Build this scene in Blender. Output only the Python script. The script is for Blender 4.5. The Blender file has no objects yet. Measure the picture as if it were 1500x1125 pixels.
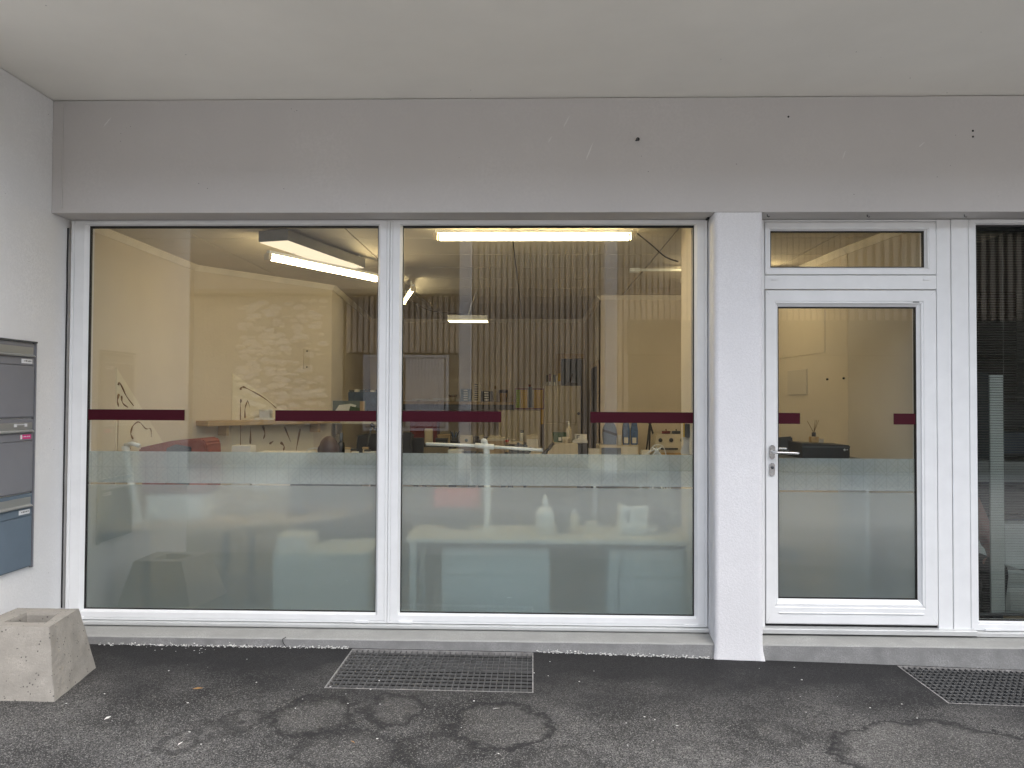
import bpy, bmesh, math, random
from mathutils import Vector, Matrix, noise
random.seed(7)
S = bpy.context.scene
R = math.radians

# ------------------------------------------------------------------ camera
# world: X along the shop front, Y into the shop, Z up, metres; frame faces lie on Y=0
yaw, pitch, roll = -0.02658408, 0.02098397, 0.00488375
fw = Vector((math.sin(yaw)*math.cos(pitch), math.cos(yaw)*math.cos(pitch), math.sin(pitch)))
rt = Vector((math.cos(yaw), -math.sin(yaw), 0)); up = rt.cross(fw)
r2 = rt*math.cos(roll) + up*math.sin(roll); u2 = up*math.cos(roll) - rt*math.sin(roll)
cd = bpy.data.cameras.new('camera'); cam = bpy.data.objects.new('camera', cd)
S.collection.objects.link(cam)
cam.matrix_world = Matrix(((r2.x, u2.x, -fw.x, 0), (r2.y, u2.y, -fw.y, -4.8), (r2.z, u2.z, -fw.z, 1.62), (0, 0, 0, 1)))
cd.sensor_width = 36; cd.lens = 1127*36/1500; cd.clip_end = 500; cd.clip_start = .05
S.camera = cam

# ------------------------------------------------------------------ light
w = bpy.data.worlds.new('World'); S.world = w; w.use_nodes = True
nt = w.node_tree; nt.nodes.clear()
sky = nt.nodes.new('ShaderNodeTexSky'); sky.sky_type = 'NISHITA'; sky.sun_disc = False
SUN_EL, SUN_AZ = 60, 142           # degrees; azimuth clockwise from +Y, so the sun is behind the camera
sky.sun_elevation = R(SUN_EL); sky.sun_rotation = R(SUN_AZ); sky.dust_density = 3.0; sky.air_density = 1.0; sky.ozone_density = 1.0
hs = nt.nodes.new('ShaderNodeHueSaturation'); hs.inputs['Saturation'].default_value = .52
bg = nt.nodes.new('ShaderNodeBackground'); bg.inputs[1].default_value = 0.15
wo = nt.nodes.new('ShaderNodeOutputWorld')
nt.links.new(sky.outputs[0], hs.inputs['Color']); nt.links.new(hs.outputs[0], bg.inputs[0]); nt.links.new(bg.outputs[0], wo.inputs[0])
ld = bpy.data.lights.new('sun', 'SUN'); ld.energy = .5; ld.angle = R(60); ld.color = (1, .985, .96)
sun = bpy.data.objects.new('sun', ld); S.collection.objects.link(sun)
sd = Vector((math.sin(R(SUN_AZ))*math.cos(R(SUN_EL)), math.cos(R(SUN_AZ))*math.cos(R(SUN_EL)), math.sin(R(SUN_EL))))
sun.rotation_euler = sd.to_track_quat('Z', 'Y').to_euler(); sun.location = sd*30
S.view_settings.view_transform = 'Standard'; S.view_settings.look = 'None'
S.view_settings.exposure = 1.58; S.view_settings.gamma = 1; S.view_settings.use_curve_mapping = False
LAMP = 7.6                          # radiance of the fluorescent tubes
c = S.cycles
c.max_bounces = 14; c.diffuse_bounces = 5; c.glossy_bounces = 4; c.transmission_bounces = 8; c.transparent_max_bounces = 24
c.caustics_reflective = False; c.caustics_refractive = True; c.sample_clamp_indirect = 4; c.sample_clamp_direct = 0
c.use_denoising = True

# ------------------------------------------------------------------ materials
MATS = {}
def base(name):
    m = bpy.data.materials.new(name); m.use_nodes = True; nt = m.node_tree; nt.nodes.clear()
    o = nt.nodes.new('ShaderNodeOutputMaterial'); MATS[name] = m
    return m, nt, o
def N(nt, t, **k):
    n = nt.nodes.new(t)
    for a, v in k.items():
        if a.startswith('i_'):
            key = a[2:]; key = int(key) if key.isdigit() else key.replace('_', ' ')
            n.inputs[key].default_value = v
        else: setattr(n, a, v)
    return n
def L(nt, a, b): nt.links.new(a, b)
def math_(nt, op, a, b=None, c=None, clamp=False):
    n = nt.nodes.new('ShaderNodeMath'); n.operation = op; n.use_clamp = clamp
    for i, v in enumerate((a, b, c)):
        if v is None: continue
        if isinstance(v, (int, float)): n.inputs[i].default_value = v
        else: L(nt, v, n.inputs[i])
    return n.outputs[0]
def mixc(nt, f, a, b, mode='MIX'):
    n = nt.nodes.new('ShaderNodeMix'); n.data_type = 'RGBA'; n.blend_type = mode
    for i, v in ((0, f), (6, a), (7, b)):
        if isinstance(v, (int, float)): n.inputs[i].default_value = v
        elif isinstance(v, tuple): n.inputs[i].default_value = (*v[:3], 1)
        else: L(nt, v, n.inputs[i])
    return n.outputs[2]
def ramp(nt, fac, p0, p1):
    n = N(nt, 'ShaderNodeMapRange', i_1=p0, i_2=p1, clamp=True); L(nt, fac, n.inputs[0]); return n.outputs[0]
def mat(name, col, rough=.6, metal=0., var=.1, scale=6., bump=0., bscale=120., spec=.5, fine=0., fscale=200., dist=.004, stretch=None, speck=0., world=True):
    m, nt, o = base(name)
    p = N(nt, 'ShaderNodeBsdfPrincipled', i_Roughness=rough, i_Metallic=metal); p.inputs['Specular IOR Level'].default_value = spec
    if world:
        g = N(nt, 'ShaderNodeNewGeometry').outputs['Position']
    else:
        g = N(nt, 'ShaderNodeTexCoord').outputs['Object']
    if stretch:
        vm = N(nt, 'ShaderNodeVectorMath', operation='MULTIPLY'); L(nt, g, vm.inputs[0]); vm.inputs[1].default_value = stretch; g = vm.outputs[0]
    n1 = N(nt, 'ShaderNodeTexNoise', i_Scale=scale, i_Detail=5., i_Roughness=.6); L(nt, g, n1.inputs[0])
    f = ramp(nt, n1.outputs[0], .3, .7)
    dark = tuple(x*(1-var) for x in col); lite = tuple(min(1, x*(1+var*.7)) for x in col)
    cc = mixc(nt, f, dark, lite)
    if fine:
        n2 = N(nt, 'ShaderNodeTexNoise', i_Scale=fscale, i_Detail=2.); L(nt, g, n2.inputs[0])
        cc = mixc(nt, ramp(nt, n2.outputs[0], .35, .65), cc, tuple(x*(1-fine) for x in col))
    if speck:
        v = N(nt, 'ShaderNodeTexVoronoi', i_Scale=speck); L(nt, g, v.inputs[0])
        n3 = N(nt, 'ShaderNodeTexNoise', i_Scale=speck*.35); L(nt, g, n3.inputs[0])
        a = math_(nt, 'LESS_THAN', v.outputs[0], .075 if speck < 40 else .20); b = math_(nt, 'GREATER_THAN', n3.outputs[0], .66 if speck < 28 else (.6 if speck < 40 else .52))
        cc = mixc(nt, math_(nt, 'MULTIPLY', a, b), cc, tuple(x*.35 for x in col))
    L(nt, cc, p.inputs['Base Color'])
    if bump:
        nb = N(nt, 'ShaderNodeTexNoise', i_Scale=bscale, i_Detail=4., i_Roughness=.65); L(nt, g, nb.inputs[0])
        bp = N(nt, 'ShaderNodeBump', i_Strength=bump, i_Distance=dist); L(nt, nb.outputs[0], bp.inputs['Height']); L(nt, bp.outputs[0], p.inputs['Normal'])
    L(nt, p.outputs[0], o.inputs[0])
    return m
def emit(name, col, st):
    m, nt, o = base(name); e = N(nt, 'ShaderNodeEmission', i_Strength=st); e.inputs[0].default_value = (*col, 1); L(nt, e.outputs[0], o.inputs[0]); return m

mat('stucco', (.77, .765, .775), .9, var=.06, scale=3, bump=.55, bscale=95, fine=.08, fscale=160, dist=.006)
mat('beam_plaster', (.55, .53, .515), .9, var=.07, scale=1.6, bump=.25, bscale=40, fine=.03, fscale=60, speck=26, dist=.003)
mat('soffit_paint', (.84, .82, .76), .9, var=.05, scale=1.1, bump=.2, bscale=30, speck=22, dist=.003)
mat('side_plaster', (.80, .80, .80), .9, var=.08, scale=2.2, bump=.45, bscale=70, fine=.05, fscale=90, speck=30, dist=.003)
mat('white_frame', (.81, .82, .82), .34, var=.045, scale=7, bump=.05, bscale=25, dist=.002)
mat('mitre', (.45, .45, .45), .7)
mat('gasket', (.012, .012, .012), .7)
mat('seam', (.02, .02, .02), .9)
mat('alu_sill', (.62, .63, .62), .4, .3, var=.08, scale=4)
mat('step_top', (.34, .34, .32), .85, var=.22, scale=5, bump=.4, bscale=50, fine=.12, fscale=120, speck=30)
mat('step_front', (.27, .27, .265), .9, var=.38, scale=7, bump=.8, bscale=60, fine=.2, fscale=140, speck=26)
mat('planter_concrete', (.285, .268, .238), .9, var=.28, scale=9, bump=.6, bscale=60, fine=.14, fscale=180, speck=48)
mat('galvanised', (.12, .12, .118), .55, .2, var=.3, scale=20, bump=.2)
mat('galvanised_edge', (.34, .33, .32), .5, .3, var=.3, scale=20, bump=.2)
mat('pit', (.012, .012, .012), .95, var=.4, scale=12)
mat('crumbs', (.72, .71, .68), .9, var=.3, scale=60)
mat('steel', (.62, .62, .62), .25, 1., var=.05)
mat('box_grey', (.24, .245, .27), .42, .2, var=.06, scale=4, bump=.1, bscale=300, dist=.001)
mat('box_blue', (.155, .205, .26), .42, .2, var=.06, scale=4, bump=.1, bscale=300, dist=.001)
mat('box_flap', (.42, .43, .42), .38, .6, var=.06, scale=20, stretch=(1, .05, 1))
mat('lamp_housing', (.26, .26, .25), .4, .3)
mat('label_white', (.75, .76, .78), .4)
mat('label_pink', (.72, .05, .25), .4)
mat('ink', (.03, .03, .03), .6)
mat('red_tape', (.045, .0005, .007), .6, var=.03, spec=.2)
# interior
mat('cream_wall', (.74, .66, .53), .85, var=.05, scale=2, bump=.1, bscale=60)
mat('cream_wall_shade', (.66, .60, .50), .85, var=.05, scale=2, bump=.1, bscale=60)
mat('ceiling_tile', (.62, .56, .45), .85, var=.05, scale=3, bump=.1, bscale=200)
mat('cornice', (.86, .79, .66), .7)
mat('inner_floor', (.20, .19, .17), .5, var=.2)
mat('pale_wood', (.58, .43, .25), .5, var=.2, scale=6, stretch=(1, 1, 14))
mat('oak', (.50, .36, .19), .55, var=.2, scale=9, stretch=(.6, .6, 14))
mat('desk_white', (.72, .70, .62), .5, var=.04)
mat('panel_pale', (.77, .80, .78), .5, var=.04)
mat('white_plastic', (.82, .84, .80), .35, var=.03)
mat('cream_plastic', (.68, .60, .44), .5, var=.06)
mat('black_plastic', (.015, .015, .016), .4)
mat('dark_grey', (.06, .065, .07), .5)
mat('orange_bag', (.26, .055, .025), .6, var=.2, scale=14)
mat('dark_red', (.16, .012, .012), .5)
mat('red_plastic', (.60, .08, .05), .45)
mat('green_tub', (.04, .10, .035), .5)
mat('yellow', (.80, .50, .05), .5)
mat('lime', (.42, .60, .10), .5)
mat('blue_fabric', (.05, .085, .15), .8, var=.35, scale=30)
mat('blue_grey', (.12, .155, .21), .6, var=.2)
mat('blue_pack', (.08, .16, .35), .5, var=.5, scale=40)
mat('paper', (.82, .80, .74), .8, var=.04)
mat('art_board', (.84, .78, .62), .8, var=.04)
mat('branch_brown', (.26, .155, .065), .8, var=.4, scale=60)
mat('grey_tower', (.14, .19, .19), .5)
mat('amber', (.45, .28, .10), .4, var=.3, scale=30)
mat('cardboard', (.45, .33, .18), .8, var=.1)
mat('skin_brown', (.065, .028, .015), .45, var=.12, scale=25)
mat('skin_pink', (.46, .24, .18), .5, var=.1, scale=25)
mat('hair_dark', (.02, .014, .01), .7, bump=.6, bscale=300)
mat('shirt_blue', (.045, .06, .075), .85, var=.2, scale=12, bump=.4, bscale=30)
mat('shirt_rose', (.44, .24, .22), .85, var=.15, scale=12, bump=.4, bscale=30)
mat('trousers_black', (.02, .022, .03), .85, var=.2, bump=.4, bscale=30)
mat('eye_white', (.75, .73, .70), .3)
mat('blind_slat', (.32, .33, .31), .55, var=.1, scale=3)
mat('panel_bluewhite', (.90, .96, .96), .5)
mat('dark_panel', (.10, .12, .14), .6)
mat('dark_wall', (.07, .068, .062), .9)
# opposite side of the street
mat('slat_timber', (.60, .49, .38), .8, var=.3, scale=3, stretch=(1, 1, .25), bump=.4, bscale=40)
mat('timber_back', (.22, .165, .12), .9)
mat('rubble', (.42, .385, .34), .95, var=.15, scale=4, bump=1, bscale=9, dist=.08)
mat('limewash', (.17, .15, .12), .95, var=.2, scale=2)
mat('roof_dark', (.06, .055, .05), .9, var=.2)
mat('roof_brown', (.22, .19, .16), .9, var=.2)
mat('rubble_stone', (.82, .78, .72), .95, var=.1, scale=5)
mat('post_pale', (.72, .72, .74), .8)
mat('net_curtain', (.72, .70, .70), .9)
mat('street_glass', (.03, .032, .035), .1)

def glass(name, f0=.05, tint=(.95, .96, .95)):
    m, nt, o = base(name)
    g = N(nt, 'ShaderNodeNewGeometry'); d = N(nt, 'ShaderNodeVectorMath', operation='DOT_PRODUCT')
    L(nt, g.outputs['Incoming'], d.inputs[0]); L(nt, g.outputs['Normal'], d.inputs[1])
    a = math_(nt, 'SUBTRACT', 1., math_(nt, 'ABSOLUTE', d.outputs['Value'])); a = math_(nt, 'POWER', a, 5.)
    f = math_(nt, 'MULTIPLY_ADD', a, 1-f0, f0)
    t = N(nt, 'ShaderNodeBsdfTransparent'); t.inputs[0].default_value = (*tint, 1)
    gl = N(nt, 'ShaderNodeBsdfGlossy', i_Roughness=.0); mx = N(nt, 'ShaderNodeMixShader')
    L(nt, f, mx.inputs[0]); L(nt, t.outputs[0], mx.inputs[1]); L(nt, gl.outputs[0], mx.inputs[2]); L(nt, mx.outputs[0], o.inputs[0])
    return m
glass('pane_glass', .075)
glass('dark_pane_glass', .062, (.80, .82, .80))

def film(name, pattern, zc=0):
    m, nt, o = base(name)
    dcol, dfac = (.80, .88, .93), (.25 if pattern else .15)
    rf = N(nt, 'ShaderNodeBsdfRefraction', distribution='GGX', i_IOR=1.30, i_Roughness=.16); rf.inputs[0].default_value = (.94, .985, .99, 1)
    df = N(nt, 'ShaderNodeBsdfDiffuse'); df.inputs[0].default_value = (*dcol, 1)
    tr = N(nt, 'ShaderNodeBsdfTranslucent'); tr.inputs[0].default_value = (.76, .88, .93, 1)
    m1 = N(nt, 'ShaderNodeMixShader', i_0=dfac); m2 = N(nt, 'ShaderNodeMixShader', i_0=.25 if pattern else .20)
    if pattern:
        g = N(nt, 'ShaderNodeNewGeometry'); s = N(nt, 'ShaderNodeSeparateXYZ'); L(nt, g.outputs['Position'], s.inputs[0])
        P = .141
        fr = math_(nt, 'FRACT', math_(nt, 'DIVIDE', math_(nt, 'ADD', s.outputs[0], 10.), P))
        u = math_(nt, 'MULTIPLY', math_(nt, 'ABSOLUTE', math_(nt, 'SUBTRACT', fr, .5)), P)
        v = math_(nt, 'ABSOLUTE', math_(nt, 'SUBTRACT', s.outputs[2], zc))
        ln = None
        for e in (u, v, math_(nt, 'SUBTRACT', u, v), math_(nt, 'SUBTRACT', math_(nt, 'ADD', u, v), P*.72),
                  math_(nt, 'SUBTRACT', math_(nt, 'SUBTRACT', u, v), .030), math_(nt, 'SUBTRACT', math_(nt, 'SUBTRACT', v, u), .034),
                  math_(nt, 'SUBTRACT', u, P*.497)):
            k = math_(nt, 'LESS_THAN', math_(nt, 'ABSOLUTE', e), .0026)
            ln = k if ln is None else math_(nt, 'MAXIMUM', ln, k)
        L(nt, math_(nt, 'MULTIPLY_ADD', ln, -.08, dfac), m1.inputs[0])
    L(nt, rf.outputs[0], m1.inputs[1]); L(nt, df.outputs[0], m1.inputs[2])
    L(nt, m1.outputs[0], m2.inputs[1]); L(nt, tr.outputs[0], m2.inputs[2]); L(nt, m2.outputs[0], o.inputs[0])
    return m
film('frost', False); film('frost_star', True, 1.183); film('frost_star_door', True, 1.168)

emit('tube_light', (1, .80, .46), LAMP*1.95); emit('tube_dim', (1, .83, .5), LAMP*.95); emit('panel_light', (1, .80, .56), .46); emit('pendant_light', (1, .85, .45), 3.); 

# asphalt with the damp-edged stain outlines of the photograph
def asphalt():
    m, nt, o = base('asphalt')
    p = N(nt, 'ShaderNodeBsdfPrincipled', i_Roughness=.85); p.inputs['Specular IOR Level'].default_value = .35
    g = N(nt, 'ShaderNodeNewGeometry').outputs['Position']
    n1 = N(nt, 'ShaderNodeTexNoise', i_Scale=2.2, i_Detail=6., i_Roughness=.62); L(nt, g, n1.inputs[0]); n1.inputs['Scale'].default_value = 1.7
    n2 = N(nt, 'ShaderNodeTexNoise', i_Scale=210., i_Detail=3., i_Roughness=.75); L(nt, g, n2.inputs[0])
    v = N(nt, 'ShaderNodeTexVoronoi', i_Scale=240.); L(nt, g, v.inputs[0])
    cc = mixc(nt, ramp(nt, n1.outputs[0], .33, .68), (.015, .015, .015), (.122, .119, .114))
    cc = mixc(nt, math_(nt, 'MULTIPLY', ramp(nt, n2.outputs[0], .42, .66), .75), cc, (.022, .022, .022))
    sep = N(nt, 'ShaderNodeSeparateColor'); L(nt, v.outputs['Color'], sep.inputs[0])
    st = math_(nt, 'MULTIPLY', math_(nt, 'GREATER_THAN', sep.outputs[0], .90), .55); cell = math_(nt, 'MULTIPLY_ADD', math_(nt, 'POWER', sep.outputs[1], 1.6), 1.9, .25); cb = N(nt, 'ShaderNodeCombineColor'); [L(nt, cell, cb.inputs[k]) for k in range(3)]
    cc = mixc(nt, 1., cc, cb.outputs[0], 'MULTIPLY')
    cc = mixc(nt, st, cc, (.34, .33, .31))
    # stain outlines: (x, y, rx, ry, depth)
    nw = N(nt, 'ShaderNodeTexNoise', i_Scale=6.5, i_Detail=8., i_Roughness=.74); L(nt, g, nw.inputs[0])
    w1 = N(nt, 'ShaderNodeVectorMath', operation='SUBTRACT'); L(nt, nw.outputs['Color'], w1.inputs[0]); w1.inputs[1].default_value = (.5, .5, .5)
    w2 = N(nt, 'ShaderNodeVectorMath', operation='SCALE', i_Scale=.34); L(nt, w1.outputs[0], w2.inputs[0])
    w3 = N(nt, 'ShaderNodeVectorMath', operation='ADD'); L(nt, g, w3.inputs[0]); L(nt, w2.outputs[0], w3.inputs[1])
    s = N(nt, 'ShaderNodeSeparateXYZ'); L(nt, w3.outputs[0], s.inputs[0])
    tot = None; ins = None
    for x, y, rx, ry, k in ((-1.03, -1.05, .185, .235, 1.), (-.66, -.98, .135, .20, .9), (-.15, -1.12, .23, .27, 1.), (-.80, -1.42, .22, .20, .75),
                            (-1.33, -1.13, .10, .12, .7), (-1.52, -1.38, .09, .10, .7), (-1.42, -1.24, .08, .10, .6), (-.42, -1.40, .15, .17, .6), (.12, -1.5, .18, .16, .5),
                            (1.86, -1.28, .52, .36, .95), (1.12, -1.10, .13, .14, .5), (.75, -1.35, .17, .14, .35), (2.45, -1.42, .28, .2, .7)):
        a = math_(nt, 'DIVIDE', math_(nt, 'SUBTRACT', s.outputs[0], x), rx); b = math_(nt, 'DIVIDE', math_(nt, 'SUBTRACT', s.outputs[1], y-.075), ry)
        d = math_(nt, 'SQRT', math_(nt, 'ADD', math_(nt, 'MULTIPLY', a, a), math_(nt, 'MULTIPLY', b, b)))
        e = math_(nt, 'DIVIDE', math_(nt, 'SUBTRACT', d, 1.), .019/min(rx, ry))
        rgt = math_(nt, 'MAXIMUM', e, 0.); lft = math_(nt, 'MULTIPLY', math_(nt, 'MINIMUM', e, 0.), -.42)
        r = math_(nt, 'MULTIPLY', math_(nt, 'SUBTRACT', 1., math_(nt, 'ADD', rgt, lft), clamp=True), k)
        q = math_(nt, 'MULTIPLY', math_(nt, 'LESS_THAN', d, 1.), k)
        tot = r if tot is None else math_(nt, 'MAXIMUM', tot, r); ins = q if ins is None else math_(nt, 'MAXIMUM', ins, q)
    cc = mixc(nt, math_(nt, 'MULTIPLY', ins, .07), cc, (.24, .23, .21))
    brk = ramp(nt, n1.outputs[0], .25, .5)
    cc = mixc(nt, math_(nt, 'MULTIPLY', math_(nt, 'MULTIPLY', tot, .95), math_(nt, 'MULTIPLY_ADD', brk, .2, .8)), cc, (.006, .006, .007))
    # darker band with an uneven edge close to the wall
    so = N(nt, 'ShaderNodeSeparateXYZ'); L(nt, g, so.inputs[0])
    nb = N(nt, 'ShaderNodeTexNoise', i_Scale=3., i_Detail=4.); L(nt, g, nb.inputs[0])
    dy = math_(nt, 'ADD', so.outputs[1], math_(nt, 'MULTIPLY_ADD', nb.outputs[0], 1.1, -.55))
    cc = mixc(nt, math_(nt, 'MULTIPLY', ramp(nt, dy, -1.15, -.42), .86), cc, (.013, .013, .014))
    L(nt, cc, p.inputs['Base Color'])
    nb2 = N(nt, 'ShaderNodeTexNoise', i_Scale=9., i_Detail=3.); L(nt, g, nb2.inputs[0])
    h = math_(nt, 'ADD', math_(nt, 'MULTIPLY', n2.outputs[0], .8), math_(nt, 'MULTIPLY', v.outputs[0], -.5))
    bp = N(nt, 'ShaderNodeBump', i_Strength=.9, i_Distance=.006); L(nt, h, bp.inputs['Height']); L(nt, bp.outputs[0], p.inputs['Normal'])
    L(nt, p.outputs[0], o.inputs[0])
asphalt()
def road():                                # off-camera road: dark asphalt by the building, paled further out to bounce light up
    m, nt, o = base('road_bounce'); p = N(nt, 'ShaderNodeBsdfPrincipled', i_Roughness=.9)
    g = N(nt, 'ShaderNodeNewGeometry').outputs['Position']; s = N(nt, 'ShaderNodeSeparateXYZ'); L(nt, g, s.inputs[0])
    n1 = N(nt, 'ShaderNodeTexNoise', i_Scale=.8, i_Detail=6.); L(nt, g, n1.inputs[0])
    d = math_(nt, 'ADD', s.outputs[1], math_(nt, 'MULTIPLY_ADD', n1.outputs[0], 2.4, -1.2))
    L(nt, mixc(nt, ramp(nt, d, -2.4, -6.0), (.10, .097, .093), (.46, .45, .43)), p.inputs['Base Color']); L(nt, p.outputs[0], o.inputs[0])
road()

# ------------------------------------------------------------------ helpers
COL = S.collection
def M(m): return MATS[m] if isinstance(m, str) else m
def link(name, me, m, parent=None, loc=(0, 0, 0)):
    o = bpy.data.objects.new(name, me); COL.objects.link(o)
    if m: me.materials.append(M(m))
    if parent is not None:
        o.parent = parent; o.location = Vector(loc) - root_loc(parent)
    else: o.location = loc
    return o
def root_loc(p):
    v = Vector((0, 0, 0))
    while p is not None: v += p.location; p = p.parent
    return v
def thing(name, label, cat, loc=(0, 0, 0), group=None):
    o = bpy.data.objects.new(name, None); COL.objects.link(o); o.location = loc; o.empty_display_size = .1
    o['label'] = label; o['category'] = cat
    if group: o['group'] = group
    return o
def tag(o, label, cat, group=None):
    o['label'] = label; o['category'] = cat
    if group: o['group'] = group
    return o
def struct(o): o['kind'] = 'structure'; return o
def stuff(o): o['kind'] = 'stuff'; return o
def bm_obj(name, bm, m, parent=None, loc=(0, 0, 0), smooth=False):
    me = bpy.data.meshes.new(name); bm.to_mesh(me); bm.free()
    if smooth:
        for p in me.polygons: p.use_smooth = True
    return link(name, me, m, parent, loc)
def bbox(bm, x0, x1, y0, y1, z0, z1, bev=0.):
    v = [bm.verts.new((x, y, z)) for x in (x0, x1) for y in (y0, y1) for z in (z0, z1)]
    F = [(0, 1, 3, 2), (4, 6, 7, 5), (0, 4, 5, 1), (2, 3, 7, 6), (0, 2, 6, 4), (1, 5, 7, 3)]
    fs = [bm.faces.new([v[i] for i in f]) for f in F]
    if bev:
        es = list({e for f in fs for e in f.edges})
        bmesh.ops.bevel(bm, geom=es, offset=bev, segments=2, affect='EDGES', profile=.5)
def box(name, x0, x1, y0, y1, z0, z1, m, parent=None, bev=0., rz=0):
    bm = bmesh.new(); cx, cy = (x0+x1)/2, (y0+y1)/2
    bbox(bm, x0-cx, x1-cx, y0-cy, y1-cy, 0, z1-z0, bev)
    bmesh.ops.recalc_face_normals(bm, faces=bm.faces)
    o = bm_obj(name, bm, m, parent, (cx, cy, z0)); o.rotation_euler.z = rz
    return o
def lathe(name, prof, m, parent, loc, seg=20, axis='Z'):
    bm = bmesh.new(); rings = []
    for r, z in prof:
        if r <= 1e-6: rings.append([bm.verts.new((0, 0, z))])
        else: rings.append([bm.verts.new((r*math.cos(2*math.pi*k/seg), r*math.sin(2*math.pi*k/seg), z)) for k in range(seg)])
    for a, b in zip(rings, rings[1:]):
        for k in range(seg):
            k2 = (k+1) % seg
            if len(a) == 1 and len(b) > 1: bm.faces.new((a[0], b[k2], b[k]))
            elif len(b) == 1 and len(a) > 1: bm.faces.new((a[k], a[k2], b[0]))
            elif len(a) > 1: bm.faces.new((a[k], a[k2], b[k2], b[k]))
    if len(rings[0]) > 1: bm.faces.new(rings[0][::-1])
    if len(rings[-1]) > 1: bm.faces.new(rings[-1])
    if axis == 'Y': bmesh.ops.rotate(bm, verts=bm.verts, cent=(0, 0, 0), matrix=Matrix.Rotation(R(90), 3, 'X'))
    if axis == 'X': bmesh.ops.rotate(bm, verts=bm.verts, cent=(0, 0, 0), matrix=Matrix.Rotation(R(90), 3, 'Y'))
    bmesh.ops.recalc_face_normals(bm, faces=bm.faces)
    o = bm_obj(name, bm, m, parent, loc, True)
    for p in o.data.polygons:
        if len(p.vertices) > 4: p.use_smooth = False
    return o
def tube(name, pts, r, m, parent=None, seg=8, radii=None, smooth_n=0):
    pts = [Vector(p) for p in pts]
    if smooth_n:                                   # Catmull-Rom
        q = []; P = [pts[0]]+pts+[pts[-1]]
        for i in range(1, len(P)-2):
            for k in range(smooth_n):
                t = k/smooth_n; a, b, c_, d = P[i-1], P[i], P[i+1], P[i+2]
                q.append(.5*((2*b)+(c_-a)*t+(2*a-5*b+4*c_-d)*t*t+(3*b-a-3*c_+d)*t**3))
        q.append(pts[-1]); pts = q
    org = pts[0].copy(); bm = bmesh.new(); rings = []
    prev = None
    for i, p in enumerate(pts):
        t = (pts[min(i+1, len(pts)-1)]-pts[max(i-1, 0)]).normalized()
        if prev is None: n = t.orthogonal().normalized()
        else: n = (prev - t*prev.dot(t)).normalized()
        prev = n; b = t.cross(n); rr = radii[min(i, len(radii)-1)] if radii else r
        rings.append([bm.verts.new(p-org+(n*math.cos(2*math.pi*k/seg)+b*math.sin(2*math.pi*k/seg))*rr) for k in range(seg)])
    for a, b in zip(rings, rings[1:]):
        for k in range(seg): bm.faces.new((a[k], a[(k+1) % seg], b[(k+1) % seg], b[k]))
    bm.faces.new(rings[0][::-1]); bm.faces.new(rings[-1])
    return bm_obj(name, bm, m, parent, org, True)
def prism(name, poly, y0, y1, m, parent=None, plane='XZ', bev=0):
    """extrude a polygon given in the XZ (or XY, YZ) plane between two values of the third axis"""
    cx = sum(p[0] for p in poly)/len(poly); cz = min(p[1] for p in poly); bm = bmesh.new()
    f = {'XZ': lambda a, b, t: (a, t, b), 'XY': lambda a, b, t: (a, b, t), 'YZ': lambda a, b, t: (t, a, b)}[plane]
    A = [bm.verts.new(f(p[0]-cx, p[1]-cz, 0)) for p in poly]; B = [bm.verts.new(f(p[0]-cx, p[1]-cz, y1-y0)) for p in poly]
    bm.faces.new(A); bm.faces.new(B[::-1])
    n = len(poly)
    for i in range(n): bm.faces.new((A[i], B[i], B[(i+1) % n], A[(i+1) % n]))
    bmesh.ops.recalc_face_normals(bm, faces=bm.faces)
    if bev: bmesh.ops.bevel(bm, geom=list(bm.edges), offset=bev, segments=2, affect='EDGES')
    return bm_obj(name, bm, m, parent, f(cx, cz, y0))
def ring(name, x0, x1, z0, z1, wd, prof, m, parent):
    """mitred rectangular frame: wd = widths (left, right, bottom, top), prof = closed loop of (share of width, y)"""
    bm = bmesh.new(); cx = (x0+x1)/2; loops = []
    for s, y in prof:
        l, r, b, t = [k*s for k in wd]
        loops.append([bm.verts.new(v) for v in ((x0+l-cx, y, b), (x1-r-cx, y, b), (x1-r-cx, y, z1-z0-t), (x0+l-cx, y, z1-z0-t))])
    n = len(loops)
    for i in range(n):
        a, b = loops[i], loops[(i+1) % n]
        for k in range(4): bm.faces.new((a[k], a[(k+1) % 4], b[(k+1) % 4], b[k]))
    bmesh.ops.recalc_face_normals(bm, faces=bm.faces)
    return bm_obj(name, bm, m, parent, (cx, 0, z0))
SASH = [(0, .075), (0, .004), (.03, 0), (.20, 0), (.215, .005), (.245, .005), (.26, 0), (.80, 0), (.84, .004), (.97, .018), (1, .022), (1, .075)]
LEAF = [(0, .07), (0, .004), (.04, 0), (.66, 0), (.70, .003), (.80, .003), (.84, .012), (1, .026), (1, .07)]
GASK = [(0, .050), (0, .0235), (1, .0235), (1, .050)]
copy_seq = lambda o, p: None
def dup(o, dx, dy, dz, name=None):
    c_ = o.copy(); COL.objects.link(c_); c_.location = o.location + Vector((dx, dy, dz)); return c_

# ------------------------------------------------------------------ ground
def GX(x):                                # the asphalt falls a little towards the right
    P = ((-4, .126), (-1, .121), (.2, .111), (1.1, .09), (2.1, .067), (4, .02))
    for (a, b), (c2, d) in zip(P, P[1:]):
        if x <= c2: return b+(d-b)*(x-a)/(c2-a)
    return P[-1][1]
def ground_z(x, y): return GX(max(-4, min(4, x))) + (0 if y > -2 else (y+2)*.004)
bm = bmesh.new(); xs = [-150, -40, -12, -6, -4, -2, 0, 2, 4, 6, 12, 40, 150]; ys = [-2.6, -2, -1, -.15]
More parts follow.
